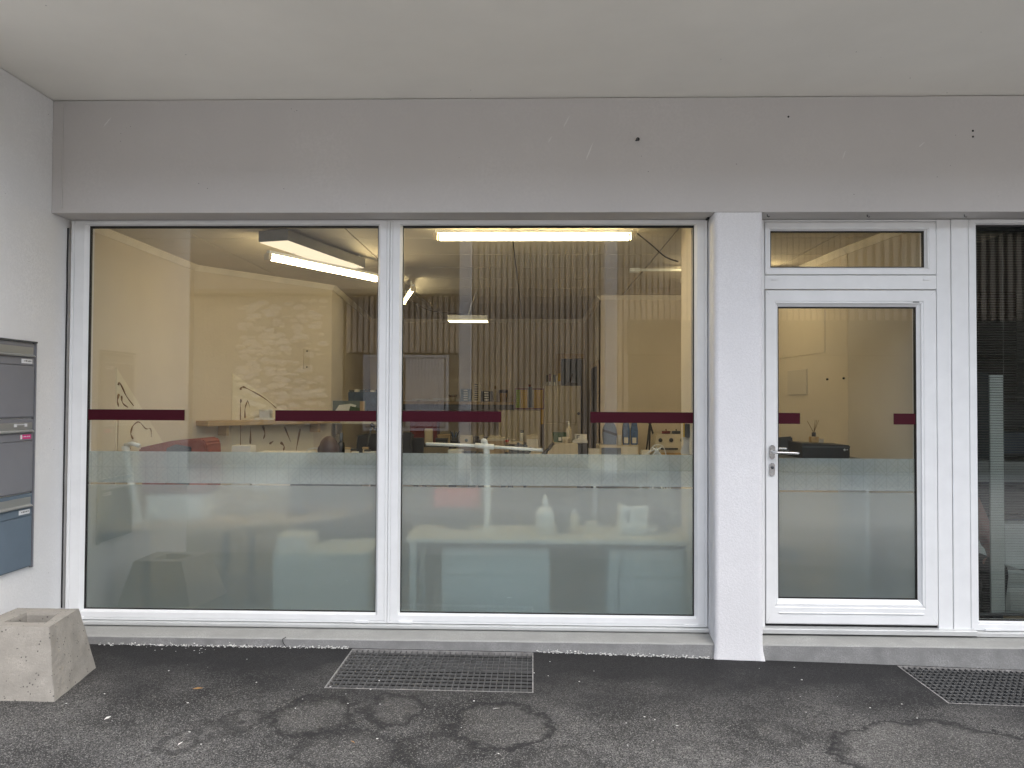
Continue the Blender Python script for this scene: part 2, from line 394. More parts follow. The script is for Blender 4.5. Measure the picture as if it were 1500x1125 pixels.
# leave holes for the two gratings by building the near sheet from strips
G1 = (-1.075, .012, -.80, -.172); G2 = (2.155, 3.40, -.735, -.172)
gx = sorted(set(xs+[G1[0], G1[1], G2[0], G2[1]])); gy = sorted(set(ys+[G1[2], G1[3], G2[3], G2[2]]))
vv = {}
def gv(x, y):
    if (x, y) not in vv: vv[(x, y)] = bm.verts.new((x, y, ground_z(x, y)))
    return vv[(x, y)]
for a, b in zip(gx, gx[1:]):
    for d, e in zip(gy, gy[1:]):
        mx, my = (a+b)/2, (d+e)/2
        if any(g[0] < mx < g[1] and g[2] < my < g[3] for g in (G1, G2)): continue
        bm.faces.new((gv(a, d), gv(b, d), gv(b, e), gv(a, e)))
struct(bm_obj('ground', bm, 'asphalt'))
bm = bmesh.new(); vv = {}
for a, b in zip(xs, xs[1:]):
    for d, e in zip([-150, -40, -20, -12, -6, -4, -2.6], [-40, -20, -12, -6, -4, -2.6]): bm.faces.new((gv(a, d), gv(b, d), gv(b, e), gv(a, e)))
struct(bm_obj('road', bm, 'road_bounce'))
bm = bmesh.new(); bbox(bm, -7.9, 7.9, -.12, 6.6, -.9, -.30)
struct(bm_obj('ground_under_building', bm, 'pit'))

# ------------------------------------------------------------------ the shop building shell
B_ = thing('shop_building', 'pale rendered building with deep overhanging soffit above the shop front', 'building', (0, 0, .1))
WX = -2.962
box('side_wall', -8, WX, -1.68, .085, 0, 3.452, 'side_plaster', B_)
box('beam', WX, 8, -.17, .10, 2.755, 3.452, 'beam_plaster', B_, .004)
box('soffit', -8, 8, -1.70, 6.6, 3.456, 3.9, 'soffit_paint', B_)
box('upper_wall', -8, 8, -1.70, 6.6, 3.904, 9.5, 'stucco', B_)
box('right_wall', 5.2, 8, -.16, .099, 0, 2.752, 'side_plaster', B_)
box('right_wall', 5.2, 8, .102, 6.6, 0, 3.452, 'side_plaster', B_)
box('outer_wall', -8, -3.32, .09, 6.6, 0, 3.452, 'side_plaster', B_)
box('rear_wall', -3.6, 5.3, 6.42, 6.6, -.3, 3.452, 'dark_wall', B_)
# pillar: stucco with a slightly ragged foot
bm = bmesh.new(); nx, nz = 10, 60
def pil(x0, x1, y0, y1, z0, z1):
    loop = []
    pts = [(x0+(x1-x0)*i/nx, y0) for i in range(nx)]+[(x1, y0+(y1-y0)*i/3) for i in range(3)]+[(x1-(x1-x0)*i/nx, y1) for i in range(nx)]+[(x0, y1-(y1-y0)*i/3) for i in range(3)]
    prev = None
    for k in range(nz+1):
        z = z0+(z1-z0)*k/nz; fl = max(0, 1-(z-z0)/.18)**2*.012
        cx, cy = (x0+x1)/2, (y0+y1)/2; rg = []
        for x, y in pts:
            n_ = noise.noise((x*6, y*6, z*3))*.0035+noise.noise((x*22, y*22, z*18))*.0018
            s = fl*(1+noise.noise((x*15, 3, z*15)))+n_
            rg.append(bm.verts.new((x+math.copysign(s, x-cx), y+math.copysign(s*.5, y-cy), z)))
        if prev:
            for i in range(len(rg)): bm.faces.new((prev[i], prev[(i+1) % len(rg)], rg[(i+1) % len(rg)], rg[i]))
        prev = rg
pil(1.092, 1.370, -.172, .07, .05, 2.753)
bm_obj('pillar', bm, 'stucco', B_, smooth=True)
# concrete step: paler top slab, rougher front face
for x0, x1 in ((WX+.004, 1.096), (1.366, 5.2)):
    bm = bmesh.new(); n = int((x1-x0)/.06)
    rows = []
    for i in range(n+1):
        x = x0+(x1-x0)*i/n; e = noise.noise((x*7, 1, 2))*.004+noise.noise((x*25, 1, 2))*.003
        rows.append([bm.verts.new(p) for p in ((x, .10, .196), (x, -.02, .194), (x, -.148+e, .176+e*.5), (x, -.156+e, .168), (x, -.162+e, -.05), (x, .10, -.05))])
    for a, b in zip(rows, rows[1:]):
        for k in range(5): bm.faces.new((a[k], b[k], b[k+1], a[k+1]))
    o = bm_obj('step', bm, 'step_top', B_, smooth=False); o.data.materials.append(M('step_front'))
    for p in o.data.polygons:
        if p.normal.y < -.9 or p.center.z < .17: p.material_index = 1
tube('crack', [(-1.485, -.147, .179), (-1.50, -.166, .172), (-1.495, -.168, .15), (-1.48, -.168, .13), (-1.485, -.168, .11)], .0022, 'seam', B_, 5)
tube('crack', [(-1.72, -.168, .14), (-1.70, -.168, .125), (-1.73, -.168, .11)], .002, 'seam', B_, 5)
# joint between side wall and window frame
tube('joint', [(-2.956+noise.noise((0, 0, k*.4))*.002, -.006, .3+k*.06) for k in range(41)], .0045, 'seam', B_, 6)
# vertical coving line at the end of the beam
box('edge_strip', -2.90, -2.893, -.176, -.168, 2.78, 3.43, 'beam_plaster', B_, .002)
box('edge_strip', 1.075, 1.085, -.05, .07, 2.745, 2.7545, 'seam', B_)
# bolt sticking out of the beam + three little hooks under it
b = tube('bolt', [(.628, -.16, 3.196), (.622, -.20, 3.19), (.612, -.235, 3.17)], .006, 'dark_grey', B_, 8)
lathe('bolt_hole', [(.011, 0), (.011, .002), (0, .002)], 'seam', B_, (.629, -.171, 3.198), 12, 'Y')
for x, y in ((1.421, -.11), (2.026, -.10), (2.606, -.10)):
    tube('hook', [(x, y, 2.757), (x, y, 2.745), (x+.010, y-.003, 2.738), (x+.012, y-.004, 2.745)], .0028, 'dark_grey', B_, 6)
for x, z in ((2.62, 3.24), (2.62, 3.205), (1.53, 3.33)):
    lathe('nail_hole', [(.006, 0), (.006, .002), (0, .002)], 'seam', B_, (x, -.171, z), 8, 'Y')

mat('scuff', (.66, .65, .63), .95)
for x, z, l, a in ((.20, 3.31, .09, 62), (.34, 3.13, .13, 68), (1.86, 3.10, .06, 70), (2.32, 3.16, .05, 40), (-2.62, 3.32, .08, 50), (.10, 3.20, .05, 60)):
    P = [(-l/2, -.002), (-l*.1, -.004), (l/2, -.001), (l*.2, .003), (-l*.3, .003)]; ca, sa = math.cos(R(a)), math.sin(R(a))
    prism('scuff', [(x+p*ca-q_*sa, z+p*sa+q_*ca) for p, q_ in P], -.1704, -.1698, 'scuff', B_)

# ------------------------------------------------------------------ window unit on the left (two fixed panes)
GRP_P = 'panes of the shop front'
def panes(parent, name, x0, x1, z0, z1, m='pane_glass', y=.030):
    return box(name, x0, x1, y, y+.010, z0, z1, m, parent)
W1 = thing('shop_window', 'wide white framed double shop window left of the stucco pillar', 'window', (-.93, 0, .2))
FT = 2.750; FB = .227
def sash(parent, x0, x1, wd, z0, z1, films=True, prof=SASH, gt=.012, pm='pane_glass'):
    f = ring('frame', x0, x1, z0, z1, wd, prof, 'white_frame', parent)
    gx0, gx1, gz0, gz1 = x0+wd[0], x1-wd[1], z0+wd[2], z1-wd[3]
    for xa, za, xb, zb in ((x0+.003, z0+.003, gx0-.006, gz0-.004), (x1-.003, z0+.003, gx1+.006, gz0-.004), (x0+.003, z1-.003, gx0-.006, gz1+.003), (x1-.003, z1-.003, gx1+.006, gz1+.003)):
        tube('mitre_joint', [(xa, 0, za), (xb, .002, zb)], .0007, 'mitre', parent, 5)
    ring('gasket', gx0-.001, gx1+.001, gz0-.001, gz1+.001, (.0045, .0045, .004, gt), GASK, 'gasket', parent)
    pn = panes(parent, 'pane', gx0-.001, gx1+.001, gz0-.001, gz1+.001, pm)
    return pn, (gx0, gx1, gz0, gz1)
def tape(pn, x0, x1, z0=1.481, z1=1.549):
    box('red_stripe', x0, x1, .0262, .0285, z0, z1, 'red_tape', pn)
def frost(pn, g, zt, fs='frost_star'):
    box('frosted_film', g[0]+.005, g[1]-.005, .0412, .0428, g[2]+.004, zt-.211, 'frost', pn)
    box('frosted_film', g[0]+.005, g[1]-.005, .0412, .0428, zt-.200, zt, fs, pn)
pn, g = sash(W1, -2.940, -.901, (.109, .076, .061, .031), FB, FT)
frost(pn, g, 1.283); tape(pn, g[0]+.006, -2.205); tape(pn, -1.625, g[1]-.006)
pn, g = sash(W1, -.899, 1.086, (.076, .079, .061, .031), FB, FT)
frost(pn, g, 1.283); tape(pn, g[0]+.006, -.195); tape(pn, .363, g[1]-.006)
box('sill', -2.950, 1.088, -.030, .07, .203, .224, 'alu_sill', W1, .003)
box('sill', -2.950, 1.088, -.012, .07, .190, .2015, 'alu_sill', W1, .002)
for x in (-2.86, -1.06, -.784, .984):
    box('drain_cap', x-.045, x+.045, -.007, .002, .228, .244, 'white_frame', W1, .002)
# white crumbs of old paint along the joint of step and asphalt
bm = bmesh.new()
for i in range(950):
    t = random.random(); x = -2.62+t*3.70
    if G1[0]-.02 < x < G1[1]+.02: continue
    dens = .9 if x > 0 else (.35+.65*(noise.noise((x*3, 0, 0)) > -.1))
    if random.random() > dens: continue
    y = -.166-abs(random.gauss(0, .006)); z = ground_z(x, y)+abs(random.gauss(0, .007)); s = random.uniform(.0015, .0048)
    bmesh.ops.create_icosphere(bm, subdivisions=1, radius=s, matrix=Matrix.Translation((x, y, z)) @ Matrix.Diagonal((random.uniform(.7, 1.8), 1, random.uniform(.5, 1), 1)))
for i in range(75):
    x = random.uniform(-2.3, 1.9) if i > 14 else random.gauss(-2.1, .12); y = random.uniform(-1.5, -.2) if i > 14 else random.gauss(-.24, .04); s = random.uniform(.0012, .0038)
    bmesh.ops.create_icosphere(bm, subdivisions=1, radius=s, matrix=Matrix.Translation((x, min(y, -.18), ground_z(x, y)+.001)) @ Matrix.Diagonal((random.uniform(.8, 2), random.uniform(.7, 1.4), .5, 1)))
o = stuff(bm_obj('paint_crumbs', bm, 'crumbs')); o['label'] = 'white paint crumbs scattered along the foot of the concrete step'; o['category'] = 'crumbs'

mat('dry_leaf', (.42, .24, .09), .7); mat('pale_scrap', (.8, .8, .78), .7)
for i, (x, y, l, m_, lb) in enumerate(((-1.72, -.84, .028, 'dry_leaf', 'thin straw coloured stalk lying on the dark asphalt at left'), (-1.98, -1.22, .022, 'pale_scrap', 'small white scrap on the asphalt near the bottom left'), (-.78, -1.42, .018, 'dry_leaf', 'tiny orange brown leaf on the asphalt inside a stain'), (-.17, -1.02, .020, 'pale_scrap', 'tiny pale scrap on the asphalt inside the middle stain'), (-1.52, -1.47, .022, 'pale_scrap', 'small white scrap at the bottom edge of the asphalt'))):
    a = i*1.1+.2; ca, sa = math.cos(a)*l, math.sin(a)*l; z = ground_z(x, y)
    bm = bmesh.new(); vs = [bm.verts.new(v) for v in ((-ca, -sa, .001), (-sa*.3, ca*.3, .005), (ca, sa, .002), (sa*.35, -ca*.35, .0015))]; bm.faces.new(vs); bmesh.ops.solidify(bm, geom=bm.faces, thickness=.001)
    nm = 'dry_leaf' if m_ == 'dry_leaf' else 'paper_scrap'; tag(bm_obj(nm, bm, m_, None, (x, y, z+.001)), lb, nm.replace('_', ' '))

# ------------------------------------------------------------------ door and its frame
D0 = thing('door_frame', 'white frame with transom rail and side jambs around the glazed door', 'door frame', (2.0, 0, .2))
box('jamb', 1.376, 1.438, .004, .074, .200, FT, 'white_frame', D0, .003)
box('jamb', 2.492, 2.578, .004, .074, .200, FT, 'white_frame', D0, .003)
box('jamb', 2.581, 2.683, .000, .074, .200, FT, 'white_frame', D0, .003)
box('rail', 1.439, 2.491, .003, .074, 2.317, 2.404, 'white_frame', D0, .005)
box('rail', 1.439, 2.491, .004, .074, 2.738, FT, 'white_frame', D0, .002)
for x in (1.500, 2.428): box('drain_cap', x-.019, x+.019, -.006, .0035, 2.371, 2.380, 'white_frame', D0, .002)
box('threshold', 1.380, 2.70, -.045, .10, .205, .236, 'alu_sill', D0, .004)
box('threshold_gap', 1.44, 2.49, .02, .07, .2365, .252, 'seam', D0)
T0 = thing('transom_window', 'narrow horizontal white window above the glazed door', 'window', (1.96, 0, 2.4))
sash(T0, 1.441, 2.489, (.040, .064, .048, .052), 2.408, 2.734, prof=LEAF, gt=.006)
D1 = thing('glazed_door', 'white glazed entrance door with frosted lower half and steel lever', 'door', (1.96, 0, .25))
pn, g = sash(D1, 1.443, 2.487, (.083, .114, .151, .101), .254, 2.310, prof=LEAF, gt=.008)
frost(pn, g, 1.268, 'frost_star_door'); tape(pn, g[0]+.004, 1.662); tape(pn, 2.236, g[1]-.004)
box('weather_bar', 1.52, 2.40, -.006, .003, .318, .326, 'white_frame', D1, .003)
box('maker_plate', 2.345, 2.383, -.0015, .001, 2.235, 2.240, 'dark_grey', D1)
def oval(name, x, z, w_, h, y0, y1, m, parent):
    P = [(x+w_/2*math.cos(a*math.pi/8), z+(h/2-w_/2)*(1 if math.sin(a*math.pi/8+.001) > 0 else -1)+w_/2*math.sin(a*math.pi/8)) for a in range(16)]
    return prism(name, P, y0, y1, m, parent)
hx = 1.480
h = oval('handle', hx, 1.308, .034, .086, -.010, 0, 'steel', D1)
tube('lever', [(hx, -.006, 1.308), (hx, -.046, 1.308), (hx+.014, -.058, 1.308), (hx+.06, -.060, 1.307), (hx+.147, -.058, 1.304)], .0085, 'steel', h, 10, smooth_n=4)
h = oval('lock_plate', hx, 1.201, .034, .080, -.009, 0, 'steel', D1)
lathe('lock_cylinder', [(.008, 0), (.008, .006), (0, .006)], 'dark_grey', h, (hx, -.010, 1.212), 12, 'Y')
h = oval('handle', hx, 1.318, .034, .086, .071, .08, 'steel', D1)
tube('lever', [(hx, .08, 1.318), (hx, .115, 1.318), (hx+.014, .125, 1.318), (hx+.11, .126, 1.322), (hx+.13, .126, 1.318)], .0085, 'steel', h, 10, smooth_n=4)

# ------------------------------------------------------------------ window at the right edge with venetian blind
W2 = thing('shop_window', 'white framed window right of the door with a dark slatted blind', 'window', (3.6, 0, .2))
sash(W2, 2.686, 4.6, (.057, .07, .056, .031), FB, FT, prof=LEAF, pm='dark_pane_glass')
box('sill', 2.70, 4.62, -.032, .07, .198, .224, 'alu_sill', W2, .003)
box('drain_cap', 2.765, 2.86, -.007, .002, .228, .242, 'white_frame', W2, .002)
BL = thing('venetian_blind', 'dark grey horizontal slat blind half open behind the right window', 'blind', (3.4, .11, 2.7))
box('head_rail', 2.72, 4.55, .09, .125, 2.70, 2.735, 'dark_grey', BL)
bm = bmesh.new(); L_ = 1.80
rows = []
for k in range(4):
    t = k/3-.5; rows.append([bm.verts.new((sx*L_/2, t*.0165, -t*.0035+.0016*(1-(2*t)**2))) for sx in (-1, 1)])
for a, b in zip(rows, rows[1:]): bm.faces.new((a[0], a[1], b[1], b[0]))
r_ = bmesh.ops.solidify(bm, geom=bm.faces, thickness=.0004)
slat = bm_obj('slat', bm, 'blind_slat', BL, (3.635, .108, 2.69))
z = 2.69-.016
while z > .31:
    s_ = slat.copy(); COL.objects.link(s_); s_.parent = BL; s_.location = slat.location + Vector((0, 0, z-2.69)); z -= .016
for x in (2.95, 3.7): tube('cord', [(x, .098, 2.7), (x, .098, .31)], .001, 'blind_slat', BL, 5)
box('bottom_rail', 2.73, 4.54, .098, .118, .292, .306, 'dark_grey', BL, .003)

# ------------------------------------------------------------------ letter boxes on the side wall
# one column of three boxes, seen at a steep angle
def letter_box(z0, z1, body, lab, label):
    t = thing('letter_box', label, 'letterbox', (WX, -.52, z0), 'letter boxes on the side wall')
    x0 = WX-.002; H = z1-z0; y0, y1 = -.745, -.325
    box('body', x0, x0+.016, y0, y1, z0+.003, z1-.003, body, t, .002)
    box('door', x0+.016, x0+.024, y0+.008, y1-.012, z0+.010, z0+H*.690, body, t, .002)
    box('label_strip', x0+.016, x0+.022, y0+.008, y1-.012, z0+H*.705, z0+H*.800, body, t, .001)
    f = prism('flap', [(x0+.016, z0+H*.815), (x0+.034, z0+H*.815), (x0+.036, z0+H*.828), (x0+.020, z0+H*.85), (x0+.020, z0+H*.945), (x0+.016, z0+H*.945)], y0+.008, y1-.018, 'box_flap', t)
    n_ = box('name_card', x0+.022, x0+.0235, y1-.125, y1-.030, z0+H*.727, z0+H*.785, lab, t, .0)
    if lab == 'label_pink': box('card_edge', x0+.0236, x0+.0242, y1-.125, y1-.110, z0+H*.727, z0+H*.785, 'label_white', n_)
    for k in range(6):
        yy = y1-.105+k*.011+(k % 2)*.002
        box('letter', x0+.0236, x0+.024, yy, yy+.007, z0+H*.752, z0+H*(.766 if k % 3 else .762), 'label_white' if lab == 'label_pink' else 'ink', n_)
    return t
letter_box(1.500, 1.940, 'box_grey', 'label_white', 'top grey letterbox with a white name card')
t = letter_box(1.064, 1.500, 'box_grey', 'label_pink', 'middle grey letterbox with a pink name card and tape marks')
for yy in (-.50, -.41): box('tape_mark', WX+.018, WX+.0195, yy, yy+.022, 1.452, 1.470, 'label_white', t)
box('tape_mark', WX+.018, WX+.0193, -.48, -.41, 1.464, 1.468, 'label_white', t)
letter_box(.628, 1.064, 'box_blue', 'label_white', 'bottom blue grey letterbox with a white name card')
# dark recess frame round the whole column
t = thing('letter_box_surround', 'thin dark metal surround edging the letterbox column', 'frame', (WX, -.5, .62))
box('trim', WX-.001, WX+.020, -.322, -.312, .622, 1.952, 'box_grey', t); box('trim', WX-.001, WX+.024, -.76, -.312, 1.9425, 1.952, 'dark_grey', t)

# ------------------------------------------------------------------ concrete block planter
def planter():
    z0 = .12; z1 = .452; bm = bmesh.new()
    A = [(-2.90, -1.03), (-2.345, -1.03), (-2.405, -.52), (-2.90, -.52)]      # footprint
    T = [(-2.86, -1.06+.03), (-2.405, -1.00), (-2.470, -.60), (-2.86, -.60)]
    # geometry fitted to the visible corners
    A = [(-2.95, -1.04), (-2.345, -1.04), (-2.415, -.56), (-2.95, -.56)]
    T = [(-2.85, -.935), (-2.445, -.935), (-2.500, -.585), (-2.85, -.585)]
    I = [(-2.74, -.850), (-2.515, -.850), (-2.560, -.665), (-2.74, -.665)]
    def rg(P, z): return [bm.verts.new((x, y, z)) for x, y in P]
    N_ = 14
    def edge_loop(P, z, jit):
        out = []
        for i in range(4):
            a, b = P[i], P[(i+1) % 4]
            for k in range(N_):
                t = k/N_; x = a[0]+(b[0]-a[0])*t; y = a[1]+(b[1]-a[1])*t
                e = jit*noise.noise((x*14, y*14, z*14)); e2 = jit*noise.noise((x*14+9, y*14, z*14))
                out.append(bm.verts.new((x+e, y+e2, z+e*.5)))
        return out
    loops = []
    for k in range(13):
        t = k/12; P = [(A[i][0]*(1-t)+T[i][0]*t, A[i][1]*(1-t)+T[i][1]*t) for i in range(4)]
        ztop = z0+(z1-z0)*t - (.03 if False else 0)
        s = 1-.012*(1 if k == 12 else 0)
        loops.append(edge_loop([(P_[0]*s-(1-s)*2.6, P_[1]*s-(1-s)*.82) for P_ in P] if k == 12 else P, ztop-(0 if k else .0), .004))
    loops.append(edge_loop([(a*.04+b_*.96, c2*.04+d_*.96) for (b_, d_), (a, c2) in zip(T, I)], z1+.004, .003))
    loops.append(edge_loop(I, z1+.003, .004)); loops.append(edge_loop([(x*.97-.03*2.6, y*.97-.03*.825) for x, y in I], z1-.012, .003)); loops.append(edge_loop([(x*.94-.06*2.6, y*.94-.06*.825) for x, y in I], z0+.12, .003))
    for a, b in zip(loops, loops[1:]):
        for i in range(len(a)): bm.faces.new((a[i], a[(i+1) % len(a)], b[(i+1) % len(b)], b[i]))
    bm.faces.new(loops[-1]); bm.faces.new(loops[0][::-1])
    bmesh.ops.recalc_face_normals(bm, faces=bm.faces)
    o = bm_obj('concrete_block', bm, 'planter_concrete')
    tag(o, 'weathered hollow concrete block standing in the corner under the letterboxes', 'concrete block')
    return o
planter()

# ------------------------------------------------------------------ floor gratings
def grating(x0, x1, y0, y1, label, nx, ny, skew=0):
    t = thing('floor_grating', label, 'grating', ((x0+x1)/2, (y0+y1)/2, ground_z(x0, -.4)), 'steel gratings in the asphalt')
    def pbox(name, a, b, c_, d, h0, h1, m):
        zz = ground_z((a+b)/2, -.4); o = box(name, a, b, c_, d, zz-h1, zz-h0, m, t)
        if b-a > .2: o.rotation_euler.y = math.atan((GX(x0)-GX(x1))/(x1-x0))
        return o
    for k in range(1, ny):
        y = y0+(y1-y0)*k/ny; pbox('cross_bar', x0+.006, x1-.006, y-.002, y+.002, .003, .014, 'galvanised')
    for k in range(1, nx):
        x = x0+(x1-x0)*k/nx; pbox('bar', x-.0016, x+.0016, y0+.006, y1-.006, .002, .030, 'galvanised')
    for a, b, c_, d in ((x0, x0+.006, y0, y1), (x1-.006, x1, y0, y1), (x0, x1, y0, y0+.006), (x0, x1, y1-.004, y1)):
        pbox('edge_bar', a, b, c_, d, -.001, .030, 'galvanised_edge')
    # light well underneath
    za = ground_z(x0, -.4)
    box('pit_wall', x0-.04, x0, y0-.04, y1, za-.5, za-.006, 'pit', t); box('pit_wall', x1, x1+.04, y0-.04, y1, za-.6, ground_z(x1, 0)-.006, 'pit', t)
    box('pit_wall', x0-.04, x1+.04, y0-.044, y0-.002, za-.5, ground_z(x1, 0)-.008, 'pit', t)
    box('pit_floor', x0-.04, x1+.04, y0-.04, y1, za-.52, za-.12, 'pit', t)
    return t
grating(*G1, 'steel grating in the asphalt below the middle of the shop window', 33, 12)
grating(*G2, 'steel grating in the asphalt by the step right of the door', 38, 12)

# ================================================================== INTERIOR
CZ = 2.80
s_ = lambda o: struct(o)
bm = bmesh.new(); bbox(bm, -3.3, 5.2, .08, 6.45, -.1, 0); s_(bm_obj('floor', bm, 'inner_floor'))
# walls of the workshop
def wall(name, poly, m, z0=0, z1=CZ+.02): return s_(prism(name, poly, z0, z1, m, None, 'XY'))
def wall_xy(name, p, q_, th, m, z0=0, z1=CZ+.05):
    p, q_ = Vector(p), Vector(q_); d = (q_-p).normalized(); n_ = Vector((d.y, -d.x))*-th
    P = [tuple(p), tuple(q_), tuple(q_+n_), tuple(p+n_)]
    cx = sum(a[0] for a in P)/4; cy = sum(a[1] for a in P)/4
    bm = bmesh.new(); A = [bm.verts.new((a-cx, b-cy, 0)) for a, b in P]; B = [bm.verts.new((a-cx, b-cy, z1-z0)) for a, b in P]
    bm.faces.new(A); bm.faces.new(B[::-1])
    for i in range(4): bm.faces.new((A[i], B[i], B[(i+1) % 4], A[(i+1) % 4]))
    bmesh.ops.recalc_face_normals(bm, faces=bm.faces)
    o = s_(bm_obj(name, bm, m, None, (cx, cy, z0)))
    return o
def cornice(p, q_, th=.0):
    p, q_ = Vector((*p, CZ)), Vector((*q_, CZ)); d = (q_-p).normalized(); n_ = Vector((d.y, -d.x, 0)); bm = bmesh.new()
    pr = [(.0015, -.0015), (.0015, -.050), (.010, -.050), (.014, -.042), (.034, -.014), (.040, -.010), (.040, -.0015)]
    rr = [[bm.verts.new(c_ + n_*a + Vector((0, 0, b)) - p) for a, b in pr] for c_ in (p, q_)]
    for i in range(len(pr)): bm.faces.new((rr[0][i], rr[0][(i+1) % len(pr)], rr[1][(i+1) % len(pr)], rr[1][i]))
    bm.faces.new(rr[0]); bm.faces.new(rr[1][::-1])
    bmesh.ops.recalc_face_normals(bm, faces=bm.faces)
    return s_(bm_obj('cornice', bm, 'cornice', None, p))
PA, PB, PC, PD = (-2.99, .09), (-2.99, 1.90), (-2.08, 3.10), (-2.38, 6.40)
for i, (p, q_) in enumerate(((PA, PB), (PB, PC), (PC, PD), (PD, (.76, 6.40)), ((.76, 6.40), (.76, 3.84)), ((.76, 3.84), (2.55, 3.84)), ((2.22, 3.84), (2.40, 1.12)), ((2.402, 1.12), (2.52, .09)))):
    wall_xy('interior_wall', p, q_, .16, 'cream_wall' if i != 7 else 'cream_wall_shade'); cornice(p, q_)  # last segment in darker cream, its shade put into the colour
wall_xy('interior_wall', (1.0, .40), (1.0, .080), .38, 'cream_wall')
# dark doorway in the side wall of the recess
dw = thing('doorway', 'dark tall opening in the recess beside the cream cabinet', 'doorway', (.75, 4.4, 0))
box('opening', .742, .757, 4.05, 4.95, 0, 2.02, 'seam', dw); box('architrave', .738, .757, 3.98, 4.04, 0, 2.08, 'pale_wood', dw, .004); box('architrave', .738, .757, 4.96, 5.02, 0, 2.08, 'pale_wood', dw, .004); box('architrave', .739, .757, 4.041, 4.959, 2.025, 2.08, 'pale_wood', dw, .004)
rd = thing('rear_door', 'pale wooden door frame with closed grey door in the back wall', 'door', (.55, 6.37, 0))
box('leaf', .42, .72, 6.37, 6.395, 0, 2.22, 'blue_grey', rd, .004); box('architrave', .34, .415, 6.36, 6.398, 0, 2.30, 'pale_wood', rd, .004); box('architrave', .4155, .745, 6.36, 6.398, 2.225, 2.30, 'pale_wood', rd, .004)
# tiled ceiling: separate boards with recessed joints
cl = s_(box('ceiling', -3.3, 5.2, .08, 6.45, CZ+.012, CZ+.06, 'dark_grey'))
PX, PY = 1.15, .625; xs_ = [-3.6+.0+PX*k-.0 for k in range(9)]; xs_ = [1.0+PX*(k-4) for k in range(6)]
first = None
for i in range(6):
    for j in range(10):
        x = xs_[i]; y = .155+j*PY
        if y > 6.1: continue
        if first is None:
            first = box('tile', x+.005, x+PX-.005, y+.005, y+PY-.005, CZ, CZ+.0115, 'ceiling_tile', cl, .002)
            fx, fy = x, y
        else:
            t_ = first.copy(); COL.objects.link(t_); t_.parent = cl; t_.location = first.location+Vector((x-fx, y-fy, 0))
# right-hand dim room
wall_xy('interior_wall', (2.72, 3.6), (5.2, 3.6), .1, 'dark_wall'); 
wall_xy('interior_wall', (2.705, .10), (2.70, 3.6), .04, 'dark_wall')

# lamps -------------------------------------------------------------
def batten(p, q_, label, r=.017):
    p, q_ = Vector(p), Vector(q_); L0 = (q_-p).length; ang = math.atan2(q_.y-p.y, q_.x-p.x); mid = (p+q_)/2
    t = thing('tube_lamp', label, 'ceiling lamp', (mid.x, mid.y, mid.z))
    def part(name, x0, x1, y0, y1, z0, z1, m):
        bm = bmesh.new(); bbox(bm, x0, x1, y0, y1, z0, z1, .002); bmesh.ops.recalc_face_normals(bm, faces=bm.faces)
        o = bm_obj(name, bm, m, t, mid); return o
    part('housing', -L0/2, L0/2, -.016, .016, .030, .052, 'white_plastic')
    o = lathe('tube', [(0, -L0/2+.03), (r, -L0/2+.03), (r, L0/2-.03), (0, L0/2-.03)], 'tube_light' if r > .015 else 'tube_dim', t, mid, 14, 'X')
    for s in (-1, 1): part('end_cap', s*L0/2-.015, s*L0/2+.015, -.024, .024, -.018, .029, 'cream_plastic')
    for s in (-.3, .3): part('bracket', s*L0-.012, s*L0+.012, -.008, .008, .0625, CZ-mid.z-.001, 'white_plastic')
    t.rotation_euler.z = ang; return t
batten((-.66, .36, 2.715), (.67, .36, 2.715), 'long bright fluorescent tube across the top of the middle pane', .020)
batten((-1.893, .63, 2.63), (-1.31, 1.65, 2.63), 'bright fluorescent tube under the ceiling beside the wide light panel')
batten((-1.42, 3.62, 2.68), (-1.15, 2.55, 2.68), 'short fluorescent tube deeper in the room just past the mullion', .012)
batten((1.30, 1.9, 2.66), (2.1, 1.95, 2.66), 'fluorescent tube at the right of the room behind the pillar', .0155)
tube('lamp_cable', [(.70, .36, 2.74), (.80, .45, 2.69), (.92, .55, 2.62), (1.02, .62, 2.60)], .005, 'black_plastic', None, 6, smooth_n=5)
tag(bpy.data.objects['lamp_cable'], 'black cable drooping from the right end of the long tube', 'cable')
t = thing('ceiling_conduit', 'thin white ceiling conduit with a small junction box, right of the long tube', 'conduit', (.95, 2.1, 2.79))
box('junction_box', .86, .95, 2.02, 2.10, 2.765, 2.797, 'white_plastic', t, .004); box('conduit', .952, 1.9, 2.05, 2.075, 2.775, 2.797, 'white_plastic', t, .003)
# wide LED panel
lp = thing('ceiling_lamp', 'wide flat light panel hanging below the ceiling in the left pane', 'ceiling lamp', (-1.64, .965, 2.70))
bm = bmesh.new(); bbox(bm, -.115, .115, -.57, .57, .004, .080, .003); o = bm_obj('housing', bm, 'dark_grey', lp, (-1.64, .965, 2.70)); o.data.materials[0] = M('lamp_housing')
bm = bmesh.new(); bbox(bm, -.110, .110, -.56, .56, 0, .0035); bm_obj('diffuser', bm, 'panel_light', lp, (-1.64, .965, 2.70))
for s in (-.4, .4):
    tube('suspension', [(-1.64, .965+s, 2.78), (-1.64, .965+s, 2.799)], .003, 'steel', lp, 6)
lp.rotation_euler.z = R(-14.8)
hp = thing('pendant_lamp', 'small rectangular pendant light hung on a cord in the back of the room', 'pendant lamp', (-.70, 3.6, 2.47))
box('diffuser', -.91, -.49, 3.42, 3.62, 2.470, 2.474, 'pendant_light', hp); box('housing', -.915, -.485, 3.415, 3.625, 2.4745, 2.53, 'alu_sill', hp, .003)
tube('cord', [(-.70, 3.52, 2.53), (-.67, 3.55, 2.66), (-.62, 3.6, 2.799)], .004, 'white_plastic', hp, 6)
